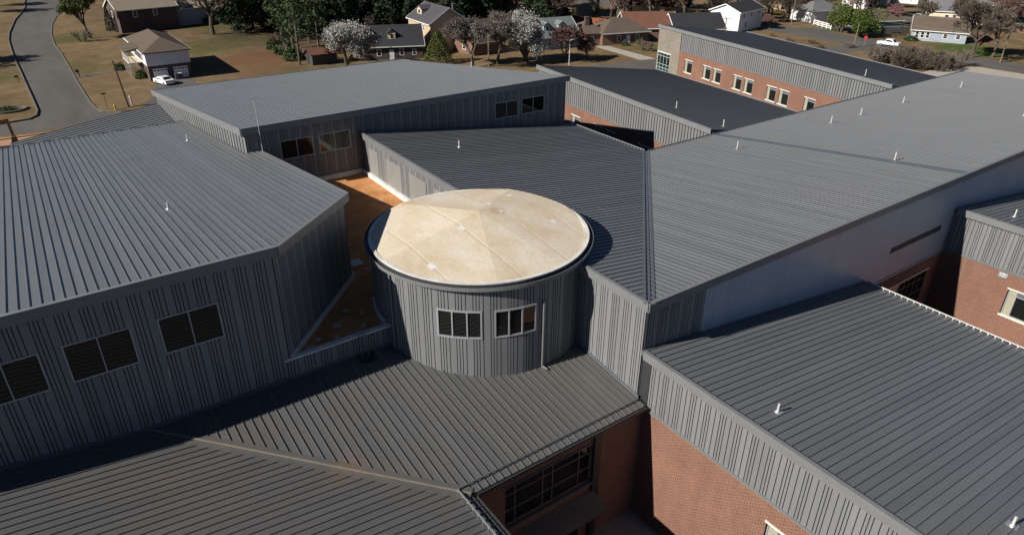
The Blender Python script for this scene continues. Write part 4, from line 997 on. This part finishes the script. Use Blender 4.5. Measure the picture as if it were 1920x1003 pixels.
for i, (x, y, h, l) in enumerate(((50.2, 153, 3.6, 'green undergrowth bush at the foot of the nearest pines'), (51.2, 160, 4.2, 'green undergrowth bush in the middle of the pine edge'), (51.0, 167, 3.6, 'green undergrowth bush farthest along the pine edge'))):
    plant('evergreen_bush', l, 'bush_green', x, y, h, 0, i, 1.0, 'bush')
plant('blossom_tree', 'dense white blossoming tree just behind the big back roof', 'pear', 56.2, 138.9, 9.8, 0, 0, 1.2)
plant('blossom_tree', 'dull blossoming tree between tan house and utility pole', 'pear_dull', 78.1, 125.0, 10.4, 0, .7, 1.05)
plant('blossom_tree', 'dull blossoming tree directly right of the utility pole', 'pear_dull', 84.2, 124.7, 11.2, 1, 2.2, 1.0)
plant('blossom_tree', 'whiter blossoming tree left of the grey-green roofed house', 'pear', 90.3, 122.9, 11.6, 1, 1.2, .92)
plant('conical_evergreen', 'plump cone-shaped evergreen in front of the tan house', 'arbor', 74.4, 132.6, 6.8, 0, 0, 1.15)
plant('bare_tree', 'spreading reddish bare tree beside the white lamp post', 'bare_red', 97.2, 118.4, 7.8, 0, .4, 1.25)
plant('bare_tree', 'small reddish bare tree at the end of the driveway', 'bare_red', 102.9, 117.6, 5.0, 1, 1.9, 1.2)
CG = 'dark cedars in the woods behind the houses'
k = 0
cw = ['left end', 'second from the left', 'third from the left', 'fourth from the left', 'fifth from the left', 'middle', 'seventh from the left', 'eighth from the left', 'ninth from the left', 'tenth from the left', 'eleventh from the left', 'twelfth from the left', 'right end']
for i, (x, y, h) in enumerate(((64, 176, 12), (71, 172, 12.5), (76, 184, 13), (82, 172, 13), (88, 182, 14), (93, 168, 12.5), (97, 178, 14), (102, 162, 12), (104, 172, 14), (109, 161, 12.5), (113, 168, 13), (116, 156, 11), (121, 160, 11))):
    plant('cedar_tree', 'dark cedar in the woods behind the houses, ' + cw[i], 'cedar', x, y, h, i % 2, i * 2.1, 1.25, group=CG)
BG = 'bare trees behind the houses'
bt = [(77.9, 188.7, 15, 'bare tree above the white blossom tree'), (66, 188, 14, 'bare tree at the left end of the dark woods'), (107, 182, 13, 'bare tree behind the cedars, left of the red fence'), (126, 163, 11, 'bare tree behind the red fence, left one'), (131, 160, 11, 'bare tree behind the red fence, middle one'), (137, 155, 11, 'bare tree behind the red fence, right one'), (118, 150, 9, 'bare tree above the ranch chimney'), (141, 149, 12, 'bare tree above the brown porch roof'), (152, 150, 12, 'bare tree in front of the cream building, left one'), (157, 146, 13, 'bare tree in front of the cream building, right one'), (159.4, 131.6, 10, 'bare tree shading the white two-storey gable'), (153, 135.0, 11, 'bare tree between dark gable and white house'), (171, 143.5, 12, 'bare tree beyond the white two-storey house'), (181, 139, 11, 'bare tree behind the white house, right one'), (188, 133, 11, 'bare tree left of the grey-roofed garage'), (186, 126, 7, 'bare tree beside the leaning pole and garage'), (182, 150, 12, 'bare tree at the top above the white house'), (196, 150, 12, 'bare tree at the top beside the rust-orange roof'), (140, 172, 12, 'bare tree farthest back above the red fence'), (150, 168, 13, 'bare tree at the top left of the cream building'), (172, 165, 12, 'bare tree at the top behind the cream building')]
bt += [(165.5, 146, 11, 'bare tree beside the yellow flowering bushes'), (176, 134, 11, 'bare tree at the right corner of the white two-storey house'), (178, 128, 8, 'small bare tree in front of the leaning pole'), (192, 140, 12, 'bare tree left of the rust-orange roof'), (202, 132, 9, 'bare tree between grey garage and rust-orange roof'), (148, 143, 11, 'bare tree behind the dark gabled roof, left one'), (151, 160, 12, 'bare tree left of the cream building gable'), (214, 122, 9, 'bare tree behind the right round evergreen'), (201, 95, 8, 'bare tree behind the teal-walled house'), (213, 92, 9, 'bare tree between bungalow and cream house')]
for i, (x, y, h, l) in enumerate(bt): plant('bare_tree', l, 'bare', x, y, h, i % 3, i * 1.7, 1.1, group=BG)
RG_ = 'bare trees at the right edge'
rt = [(177.8, 71.8, 13, 'large bare tree leaning right by the street, left trunk'), (181.4, 69.1, 11, 'bare tree in the green yard right of the leaning trunk'), (190, 62, 11, 'bare tree behind the right-hand utility pole'), (199, 66, 11, 'bare tree in front of the orange-brown house'), (207, 60, 12, 'reddish bare tree at the right edge, near one'), (216, 64, 12, 'reddish bare tree at the right edge, middle one'), (226, 62, 12, 'reddish bare tree at the right edge, far one'), (236, 74, 12, 'bare tree behind the orange-brown house'), (250, 82, 12, 'bare tree at the top right corner, near one'), (262, 90, 12, 'bare tree at the top right corner, far one'), (241, 88, 10, 'bare tree between grey and brown hip roofs')]
for i, (x, y, h, l) in enumerate(rt): plant('bare_tree', l, 'bare_red' if i in (4, 5, 6, 9) else 'bare', x, y, h, i % 2, i * 1.1, 1.15, group=RG_)
plant('round_evergreen', 'broad round evergreen by the back street, left crown', 'round', 182.5, 107.5, 7.6, 0, 0, 1.15)
plant('round_evergreen', 'broad round evergreen by the back street, right crown', 'round', 181.0, 101.2, 7.4, 1, 1.2, 1.1)
plant('budding_shrub', 'pink budding tree by the driveway at top right', 'pink', 206, 104, 6.0, 0, 0, 1.3)
plant('budding_shrub', 'pink budding tree beside the bungalow gable', 'pink', 188.5, 75.5, 4.0, 0, 2, 1.4)
plant('budding_shrub', 'small pink budding tree in front of the white two-storey house', 'pink', 171.5, 121.5, 4.0, 0, 1, 1.3)
plant('forsythia_bush', 'yellow flowering bush above the dark gabled roof, left one', 'bush_yellow', 163, 141, 3.0, 0, 0, 1.4, 'bush')
plant('forsythia_bush', 'yellow flowering bush above the dark gabled roof, right one', 'bush_yellow', 164.5, 136, 3.2, 0, 2, 1.4, 'bush')
plant('evergreen_bush', 'clipped green bush beside the garage house wall', 'bush_green', 19.8, 152.5, 2.3, 0, 0, .8, 'bush')
plant('evergreen_bush', 'small green bush at the porch of the garage house', 'bush_green', 17.5, 162.5, 1.8, 0, 1, .9, 'bush')
plant('evergreen_bush', 'round green bush in front of the ranch house door', 'bush_green', 126.0, 124.5, 1.7, 0, 1, .9, 'bush')
plant('evergreen_bush', 'second green bush at the left of the ranch house door', 'bush_green', 121.5, 125.2, 1.4, 0, 2, 1.1, 'bush')
plant('evergreen_bush', 'low evergreen bush below the white porch windows', 'bush_green', 186.5, 90.5, 1.6, 0, 2, 1.6, 'bush')
plant('evergreen_bush', 'dark ball-shaped bush in front of the top right houses', 'bush_green', 259, 119, 2.6, 0, 2, .9, 'bush')
plant('bare_bush', 'rusty-brown bush on the ranch house lawn', 'bush', 121, 118, 2.4, 0, 2, 1.3, 'bush')
rn = random.Random(9)
TG = 'thicket beside the farthest wing'
TH = []
for i in range(24):
    x = rn.uniform(153, 164); y = rn.uniform(67, 84)
    o = plant('thicket_bush', 'twiggy bush in the half-blossoming thicket beside the back street', 'bush_white' if i % 5 < 2 else 'bush', x, y, rn.uniform(1.6, 4.8), i % 2, rn.uniform(0, 6), rn.uniform(.9, 1.3), 'bush', TG)
for i in range(11):
    plant('scrub_bush', 'straw-brown scrub bush on the bank below the back street', 'bush_scrub', rn.uniform(150, 165), rn.uniform(93, 116), rn.uniform(.7, 1.5), i % 2, rn.uniform(0, 6), rn.uniform(1.0, 1.6), 'bush', 'scrub on the bank')

OF = 'trees left of the street, seen by their shadows'
plant('bare_tree', 'bare tree left of the street whose branch shadow crosses the road', 'bare', -15.5, 189, 14.5, 0, .3, 1.15, group=OF)
plant('bare_tree', 'bare tree farther up the street shading the bend', 'bare', -7.5, 268, 14, 1, 2.3, 1.2, group=OF)
plant('bare_tree', 'bare tree at the top of the street on its left side', 'bare', -3.5, 284, 12, 2, 1.3, 1.2, group=OF)
plant('columnar_evergreen', 'narrow evergreen on the left lawn casting the upper oval shadow', 'column', -10.5, 158.5, 4.2, 0, 0, 1.2)
plant('columnar_evergreen', 'narrow evergreen on the left lawn casting the lower oval shadow', 'column', -10.0, 153.5, 4.2, 0, 2, 1.2)

# the woods behind the houses: one mass
import numpy as np
def woods(name, label, spots):
    V, Fc, MI, mats, off = [], [], [], [], 0
    for kind, v, x, y, h, rot, wide in spots:
        parts, zs = lib(kind, v); k = h / zs; cr_, sr_ = math.cos(rot), math.sin(rot)
        for _, me in parts:
            n = len(me.vertices); co = np.empty(n * 3, 'f'); me.vertices.foreach_get('co', co); co = co.reshape(-1, 3) * (k * wide, k * wide, k)
            V.append(np.c_[co[:, 0] * cr_ - co[:, 1] * sr_ + x, co[:, 0] * sr_ + co[:, 1] * cr_ + y, co[:, 2]])
            idx = []
            for m in me.materials:
                if m not in mats: mats.append(m)
                idx.append(mats.index(m))
            lt = np.empty(len(me.polygons), 'i'); me.polygons.foreach_get('loop_total', lt)
            mi = np.empty(len(me.polygons), 'i'); me.polygons.foreach_get('material_index', mi)
            lv = np.empty(len(me.loops), 'i'); me.loops.foreach_get('vertex_index', lv)
            Fc.append((lv + off, lt)); MI.append(np.array(idx)[mi]); off += n
    me = bpy.data.meshes.new(name); V = np.concatenate(V).astype('f'); lv = np.concatenate([a for a, _ in Fc]).astype('i'); lt = np.concatenate([b for _, b in Fc]).astype('i')
    me.vertices.add(len(V)); me.vertices.foreach_set('co', V.ravel()); me.loops.add(len(lv)); me.loops.foreach_set('vertex_index', lv)
    me.polygons.add(len(lt)); me.polygons.foreach_set('loop_start', np.concatenate([[0], np.cumsum(lt)[:-1]]).astype('i')); me.polygons.foreach_set('material_index', np.concatenate(MI).astype('i'))
    for m in mats: me.materials.append(m)
    me.update(calc_edges=True); me.validate()
    o = bpy.data.objects.new(name, me); COL.objects.link(o); tag(o, label, 'woods', kind='stuff')
rw = random.Random(21); sp = []
for i in range(46):
    x = rw.uniform(52, 132); y = 254 - x * .72 + rw.uniform(-26, 34); sp.append(('cedar' if i % 5 < 3 else 'bare', i % 2, x, y, rw.uniform(12, 17), rw.uniform(0, 6), rw.uniform(1.1, 1.5)))
for i in range(12):
    x = rw.uniform(66, 126); y = 240 - x * .70 + rw.uniform(-14, 4); sp.append(('bush_green' if i % 2 else 'bush', 0, x, y, rw.uniform(2.5, 4.5), rw.uniform(0, 6), 1.4))
woods('woodland', 'dark mixed woods filling the slope behind the tan house and dormer houses', sp)
sp = []
for i in range(34):
    x = rw.uniform(140, 235); y = 236 - x * .45 + rw.uniform(-22, 22); sp.append(('bare' if i % 4 else 'bare_red', i % 2, x, y, rw.uniform(10, 13), rw.uniform(0, 6), 1.15))
for i in range(22):
    x = rw.uniform(200, 290); y = rw.uniform(48, 100); sp.append(('bare_red' if i % 2 else 'bare', i % 2, x, y, rw.uniform(9, 12), rw.uniform(0, 6), 1.2))
woods('woodland', 'thin bare woods behind the right-hand houses', sp)

# ------------------------------------------------------------------ poles, signs, vehicles, small things
M['pole'] = plain('weathered_pole_wood', (0.16, 0.125, 0.09), 0.9, var=0.25, scale=2)
M['pole_dark'] = plain('dark_pole_wood', (0.06, 0.045, 0.035), 0.9, var=0.25, scale=2)
def upole(label, x, y, h, mat='pole', arm=True, light=False, lean=(0, 0), can=False):
    o = thing('utility_pole', label, 'pole', (x, y, 0)); tx, ty = x + lean[0], y + lean[1]
    mb = MB(); mb.tube((x, y, -.1), (tx, ty, h), .16, .11, 8); mb.build('post', mat, o)
    if arm: mb = MB(); mb.bar((tx - .9, ty + .7, h - .35), (tx + .9, ty - .7, h - .35), .1, .12); mb.build('crossarm', mat, o)
    if can: mb = MB(); mb.tube((tx + .3, ty - .2, h - 2.2), (tx + .3, ty - .2, h - 1.3), .24, n=10); mb.build('transformer', 'galv', o)
    if light: mb = MB(); mb.tube((tx, ty, h - .9), (tx + 1.1, ty - .8, h - .5), .03, n=5); mb.box(tx + 1.0, tx + 1.5, ty - 1.0, ty - .7, h - .58, h - .46); mb.build('lamp_arm', 'galv', o)
    return o
upole('dark leaning pole in front of the garage house', 14.0, 131.0, 7.6, 'pole_dark', False, lean=(-.6, .5))
upole('tall thin pole between the two dull blossoming trees', 81.4, 123.9, 8.3, 'pole', True, True, can=True)
upole('leaning pole beside the grey-roofed garage', 181.3, 121.6, 8.6, lean=(.5, .3))
upole('short leaning pole at the junction in front of the round evergreens', 165.4, 93.0, 5.4, arm=False, lean=(.5, .2))
upole('utility pole by the street at the right edge', 176.6, 65.4, 8.2, lean=(.5, .1), arm=False)
upole('pole with crossarm behind the farthest wing roof', 138.5, 110.0, 7.0)
lp = thing('lamp_post', 'slim white lamp post beside the reddish bare tree', 'lamp post', (96.2, 115.5, 0))
mb = MB(); mb.tube((96.2, 115.5, 0), (96.2, 115.5, 5.2), .09, .06, 8); mb.build('post', 'pvc', lp)
mb = MB(); mb.box(96.2, 97.1, 115.0, 115.4, 5.15, 5.3); mb.build('lamp_head', 'pvc', lp)
mb = MB(); mb.tube((14.6, 131.4, 0), (14.55, 131.4, 1.5), .13, n=10); mb.tube((14.55, 131.4, 1.5), (14.5, 131.4, 1.8), .2, .05, 10)
tag(mb.build('vent_post', 'pvc'), 'white post standing behind the low back roof near the street', 'post')
def wire(label, P, sag=0.5, r=0.022):
    mb = MB(); n = 14
    for p, q in zip(P[:-1], P[1:]):
        p = Vector(p); q = Vector(q); pr = p
        for i in range(1, n + 1):
            f = i / n; c = p.lerp(q, f) - Vector((0, 0, sag * 4 * f * (1 - f))); mb.tube(pr, c, r, n=4, cap=False); pr = c
    tag(mb.build('overhead_wire', 'galv'), label, 'wire')
wire('upper overhead wire crossing the yards at right', [(181.8, 121.9, 8.2), (177.1, 65.5, 8.0), (176, 0, 8.2)], .9)
wire('lower overhead wire crossing the yards at right', [(181.7, 121.9, 5.6), (177.0, 65.5, 5.2), (176, 0, 5.4)], .7)
def mailbox(label, x, y, rot=0):
    o = thing('mailbox', label, 'mailbox', (x, y, 0)); mb = MB(); mb.box(x - .05, x + .05, y - .05, y + .05, 0, 1.0); mb.build('post', 'pole_dark', o)
    mb = MB(); mb.box(x - .5, x + .12, y - .14, y + .14, 1.0, 1.2); mb.tube((x - .5, y, 1.2), (x + .12, y, 1.2), .14, n=10); mb.build('box', 'black', o)
mailbox('dark mailbox at the right kerb by the front walk', 10.0, 159.4); mailbox('second dark mailbox beside the first at the front walk', 10.0, 160.6); mailbox('dark mailbox on the left kerb of the street', 0.1, 161.2)
sg = thing('street_sign', 'small dark street sign on a thin post at the corner', 'sign', (10.9, 131.8, 0)); mb = MB(); mb.tube((10.9, 131.8, 0), (10.9, 131.8, 2.5), .035, n=6); mb.build('post', 'black', sg)
mb = MB(); mb.box(10.5, 11.3, 131.78, 131.82, 2.42, 2.62); mb.build('blade', 'black', sg)
hy = thing('fire_hydrant', 'yellow fire hydrant at the street corner', 'hydrant', (11.9, 130.4, 0)); M['yellow'] = plain('hydrant_yellow', (0.50, 0.34, 0.05), .5)
mb = MB(); mb.tube((11.9, 130.4, 0), (11.9, 130.4, .75), .14, .13, 10); mb.tube((11.9, 130.4, .75), (11.9, 130.4, .98), .15, .04, 10); mb.build('barrel', 'yellow', hy)
mb = MB(); mb.tube((11.66, 130.4, .55), (12.14, 130.4, .55), .07, n=8); mb.build('nozzle', 'yellow', hy)
st = thing('stop_sign', 'red stop sign facing the junction by the farthest wing', 'sign', (168.8, 92.4, 0)); M['red'] = plain('sign_red', (0.42, 0.03, 0.03), .5)
mb = MB(); mb.tube((168.8, 92.4, 0), (168.8, 92.4, 2.0), .04, n=6); mb.build('post', 'galv', st)
mb = MB(); mb.tube((168.8, 92.4, 2.1), (168.74, 92.36, 2.1), .42, n=8); mb.build('plate', 'red', st)
for l, P, mt, hh, ww in (('long rusty-red board fence behind the ranch house', [(129.3, 157.6), (134.5, 146.5)], 'sh_rust', 2.4, .3),):
    f = thing('board_fence', l, 'fence', (*P[0], 0)); p, q = Vector(P[0]), Vector(P[1]); n = int((q - p).length / .3)
    for i in range(n):
        a, b = p.lerp(q, i / n), p.lerp(q, (i + .94) / n); mb = MB(); mb.bar((*a, hh / 2), (*b, hh / 2), .05, hh - .04 * (i % 3)); mb.build('board', mt, f)
f = thing('rail_fence', 'white three-rail fence in front of the grey-roofed garage', 'fence', (186.9, 117.9, 0)); p, q = Vector((187.4, 118.6)), Vector((183.6, 110.8))
for i in range(5):
    c = p.lerp(q, i / 4); mb = MB(); mb.box(c.x - .08, c.x + .08, c.y - .08, c.y + .08, 0, 1.5); mb.build('post', 'white', f)
for z in (.4, .85, 1.3):
    mb = MB(); mb.bar((*p, z), (*q, z), .05, .2); mb.build('rail', 'white', f)
f = thing('picket_fence', 'dark board fence behind the teal-walled house', 'fence', (190, 99, 0)); p, q = Vector((188.5, 101)), Vector((196, 96))
for i in range(24):
    a, b = p.lerp(q, i / 24), p.lerp(q, (i + .9) / 24); mb = MB(); mb.bar((*a, .8), (*b, .8), .04, 1.6); mb.build('board', 'w_dark', f)

def carpaint(name, c): t = NT(name); t.set(.25, .0, .6); t.col(c); M[name] = t.m
carpaint('car_white', (.72, .72, .72)); carpaint('car_silver', (.38, .40, .43)); carpaint('car_blue', (.10, .14, .20)); carpaint('car_dark', (.03, .03, .035))
def car(label, x, y, rot, paint, L=4.5, W=1.8, H=1.45, cat='car', name='parked_car', truck=False):
    o = thing(name, label, cat, (x, y, 0)); Mx = Matrix.Translation((x, y, 0)) @ Matrix.Rotation(R(rot), 4, 'Z')
    def put(mb, n, m, par): mb.v = [tuple(Mx @ Vector(p)) for p in mb.v]; return mb.build(n, m, par, smooth=False)
    prof = [(-.5, .38), (-.5, .62), (-.49, .66), (-.30, .68), (-.14, .98), (.20, 1.0), (.36, .72), (.49, .66), (.5, .38), (.5, .2), (-.5, .2)] if not truck else [(-.5, .30), (-.5, .58), (-.28, .63), (-.17, .97), (.10, 1.0), (.14, .60), (.5, .58), (.5, .24), (-.5, .24)]
    P = [(a * L, b * H) for a, b in prof]; mb = MB(); n = len(P)
    def sec(yw):
        return [(px, yw * (.80 if pz > .75 * H else (.97 if pz < .3 * H else 1.0)), pz) for px, pz in P]
    a = mb.pts(sec(-W / 2)); b = mb.pts(sec(W / 2))
    for i in range(n): j = (i + 1) % n; mb.f.append([a[i], a[j], b[j], b[i]]); mb.mi.append(0)
    mb.f.append(a); mb.mi.append(0); mb.f.append(b[::-1]); mb.mi.append(0)
    body = put(mb, 'body', paint, o)
    for s in (-1, 1):
        w1 = [(-.24, .71), (-.13, .94), (.18, .95), (.30, .73)] if not truck else [(-.24, .66), (-.16, .93), (.09, .95), (.11, .66)]
        mb = MB(); mb.face([(px * L, s * (W / 2 * (.80 if pz > .75 else .985) + .012), pz * H) for px, pz in w1]); put(mb, 'side_window', 'glass', o)
        for wx in (-.31, .31):
            mb = MB(); mb.tube((wx * L, s * (W / 2 - .18), .32), (wx * L, s * (W / 2 + .02), .32), .32, n=14); wl = put(mb, 'wheel', 'black', o)
            mb = MB(); mb.tube((wx * L, s * (W / 2 + .021), .32), (wx * L, s * (W / 2 + .035), .32), .19, n=10); put(mb, 'rim', 'galv', wl)
    f0 = [(-.295, .69), (-.155, .955)] if not truck else [(-.275, .65), (-.185, .94)]; r0 = [(.355, .73), (.215, .97)] if not truck else [(.118, .93), (.143, .64)]
    for nm, pr, sg_ in (('windscreen', f0, -1), ('rear_window', r0, 1)):
        (ax, az), (bx, bz) = pr; e = .015 * sg_
        mb = MB(); mb.face([(ax * L + e, -W * .40, az * H + .012), (ax * L + e, W * .40, az * H + .012), (bx * L + e, W * .36, bz * H + .012), (bx * L + e, -W * .36, bz * H + .012)]); put(mb, nm, 'glass', o)
    for s in (-1, 1):
        mb = MB(); mb.box(-.503 * L, -.495 * L, s * W * .36 - .16, s * W * .36 + .16, .52 * H, .61 * H); put(mb, 'headlight', 'pvc', o)
        mb = MB(); mb.box(.495 * L, .503 * L, s * W * .38 - .14, s * W * .38 + .14, .52 * H, .62 * H); put(mb, 'tail_light', 'red', o)
    return o
car('white hatchback parked in front of the left garage door', 22.4, 145.0, -70, 'car_white', L=4.2)
car('white pickup truck driving along the back street', 174.5, 89.5, 98, 'car_white', 5.0, 1.9, 1.7, 'truck', 'pickup_truck', True)
car('silver car parked on the drive at top right', 223.7, 108.0, 10, 'car_silver'); car('grey-blue car parked below the silver car', 219.5, 103.0, 12, 'car_silver')
car('dark car parked on the street at top right', 240, 113, 30, 'car_dark'); car('white car on the street above the dark gabled roof', 183.6, 161.3, -40, 'car_white'); car('dark red-brown car behind the pink budding tree', 227, 117, 25, 'car_dark')
for x, c, l in ((25.2, 'car_blue', 'blue wheeled bin between the garage doors'), (25.9, 'car_dark', 'dark wheeled bin with pale lid between the garage doors')):
    o = thing('wheeled_bin', l, 'bin', (x, 147.6, 0)); mb = MB(); mb.hexa([(x - .25, 147.4, .05), (x + .25, 147.4, .05), (x + .25, 147.9, .05), (x - .25, 147.9, .05)], [(x - .3, 147.3, 1.05), (x + .3, 147.3, 1.05), (x + .3, 147.95, 1.05), (x - .3, 147.95, 1.05)]); mb.build('body', c, o)
    mb = MB(); mb.box(x - .32, x + .32, 147.27, 147.98, 1.05, 1.13); mb.build('lid', c if c == 'car_blue' else 'w_cream', o)
M['digger'] = plain('digger_yellow_brown', (0.20, 0.11, 0.03), .5, var=.25)
ex = thing('excavator', 'brown-yellow excavator arm arching over the dirt lot at left edge', 'excavator', (-6.5, 117.5, 0))
mb = MB(); mb.box(-9.5, -6.0, 116.2, 118.8, .9, 2.2); mb.box(-7.6, -6.2, 116.3, 117.6, 2.2, 3.3); mb.build('body', 'digger', ex)
for yy in (116.2, 118.2):
    mb = MB(); mb.hexa([(-9.6, yy, .05), (-5.9, yy, .05), (-5.9, yy + .6, .05), (-9.6, yy + .6, .05)], [(-9.9, yy, .5), (-5.6, yy, .5), (-5.6, yy + .6, .5), (-9.9, yy + .6, .5)]); mb.hexa([(-9.9, yy, .5), (-5.6, yy, .5), (-5.6, yy + .6, .5), (-9.9, yy + .6, .5)], [(-9.5, yy, .95), (-6.0, yy, .95), (-6.0, yy + .6, .95), (-9.5, yy + .6, .95)]); mb.build('track', 'black', ex)
mb = MB(); mb.bar((-6.1, 118.0, 1.6), (-4.3, 118.3, 3.5), .34, .5); mb.bar((-4.4, 118.3, 3.4), (-2.7, 118.6, 3.5), .32, .45); mb.build('boom', 'digger', ex)
mb = MB(); mb.bar((-2.75, 118.6, 3.6), (-2.6, 118.6, 1.2), .28, .36); mb.build('stick', 'digger', ex)
mb = MB(); mb.hexa([(-3.1, 118.2, .15), (-2.2, 118.2, .15), (-2.2, 119.0, .15), (-3.1, 119.0, .15)], [(-2.9, 118.2, 1.2), (-2.3, 118.2, 1.2), (-2.3, 119.0, 1.2), (-2.9, 119.0, 1.2)]); mb.build('bucket', 'digger', ex)
cn = MB(); cn.tube((6.2, 122.2, 0), (6.2, 122.2, .7), .2, .04, 10); cn.box(5.95, 6.45, 121.95, 122.45, 0, .05); M['orange'] = plain('cone_orange', (.6, .12, .03), .5); tag(cn.build('traffic_cone', 'orange'), 'orange traffic cone at the edge of the dirt lot', 'cone')
mb = MB()
for i in range(28):
    a, b = i * 2 * math.pi / 28, (i + 1) * 2 * math.pi / 28
    mb.bar((-2.6 + 2.6 * math.cos(a), 139.5 + 1.9 * math.sin(a), .14), (-2.6 + 2.6 * math.cos(b), 139.5 + 1.9 * math.sin(b), .14), .3, .34)
tag(mb.build('planter_ring', 'kerb'), 'oval kerbed planting bed on the lawn left of the street', 'planter')
plant('evergreen_bush', 'low shrub inside the oval planting bed', 'bush_green', -2.6, 139.5, 1.0, 0, 0, 1.9, 'bush')
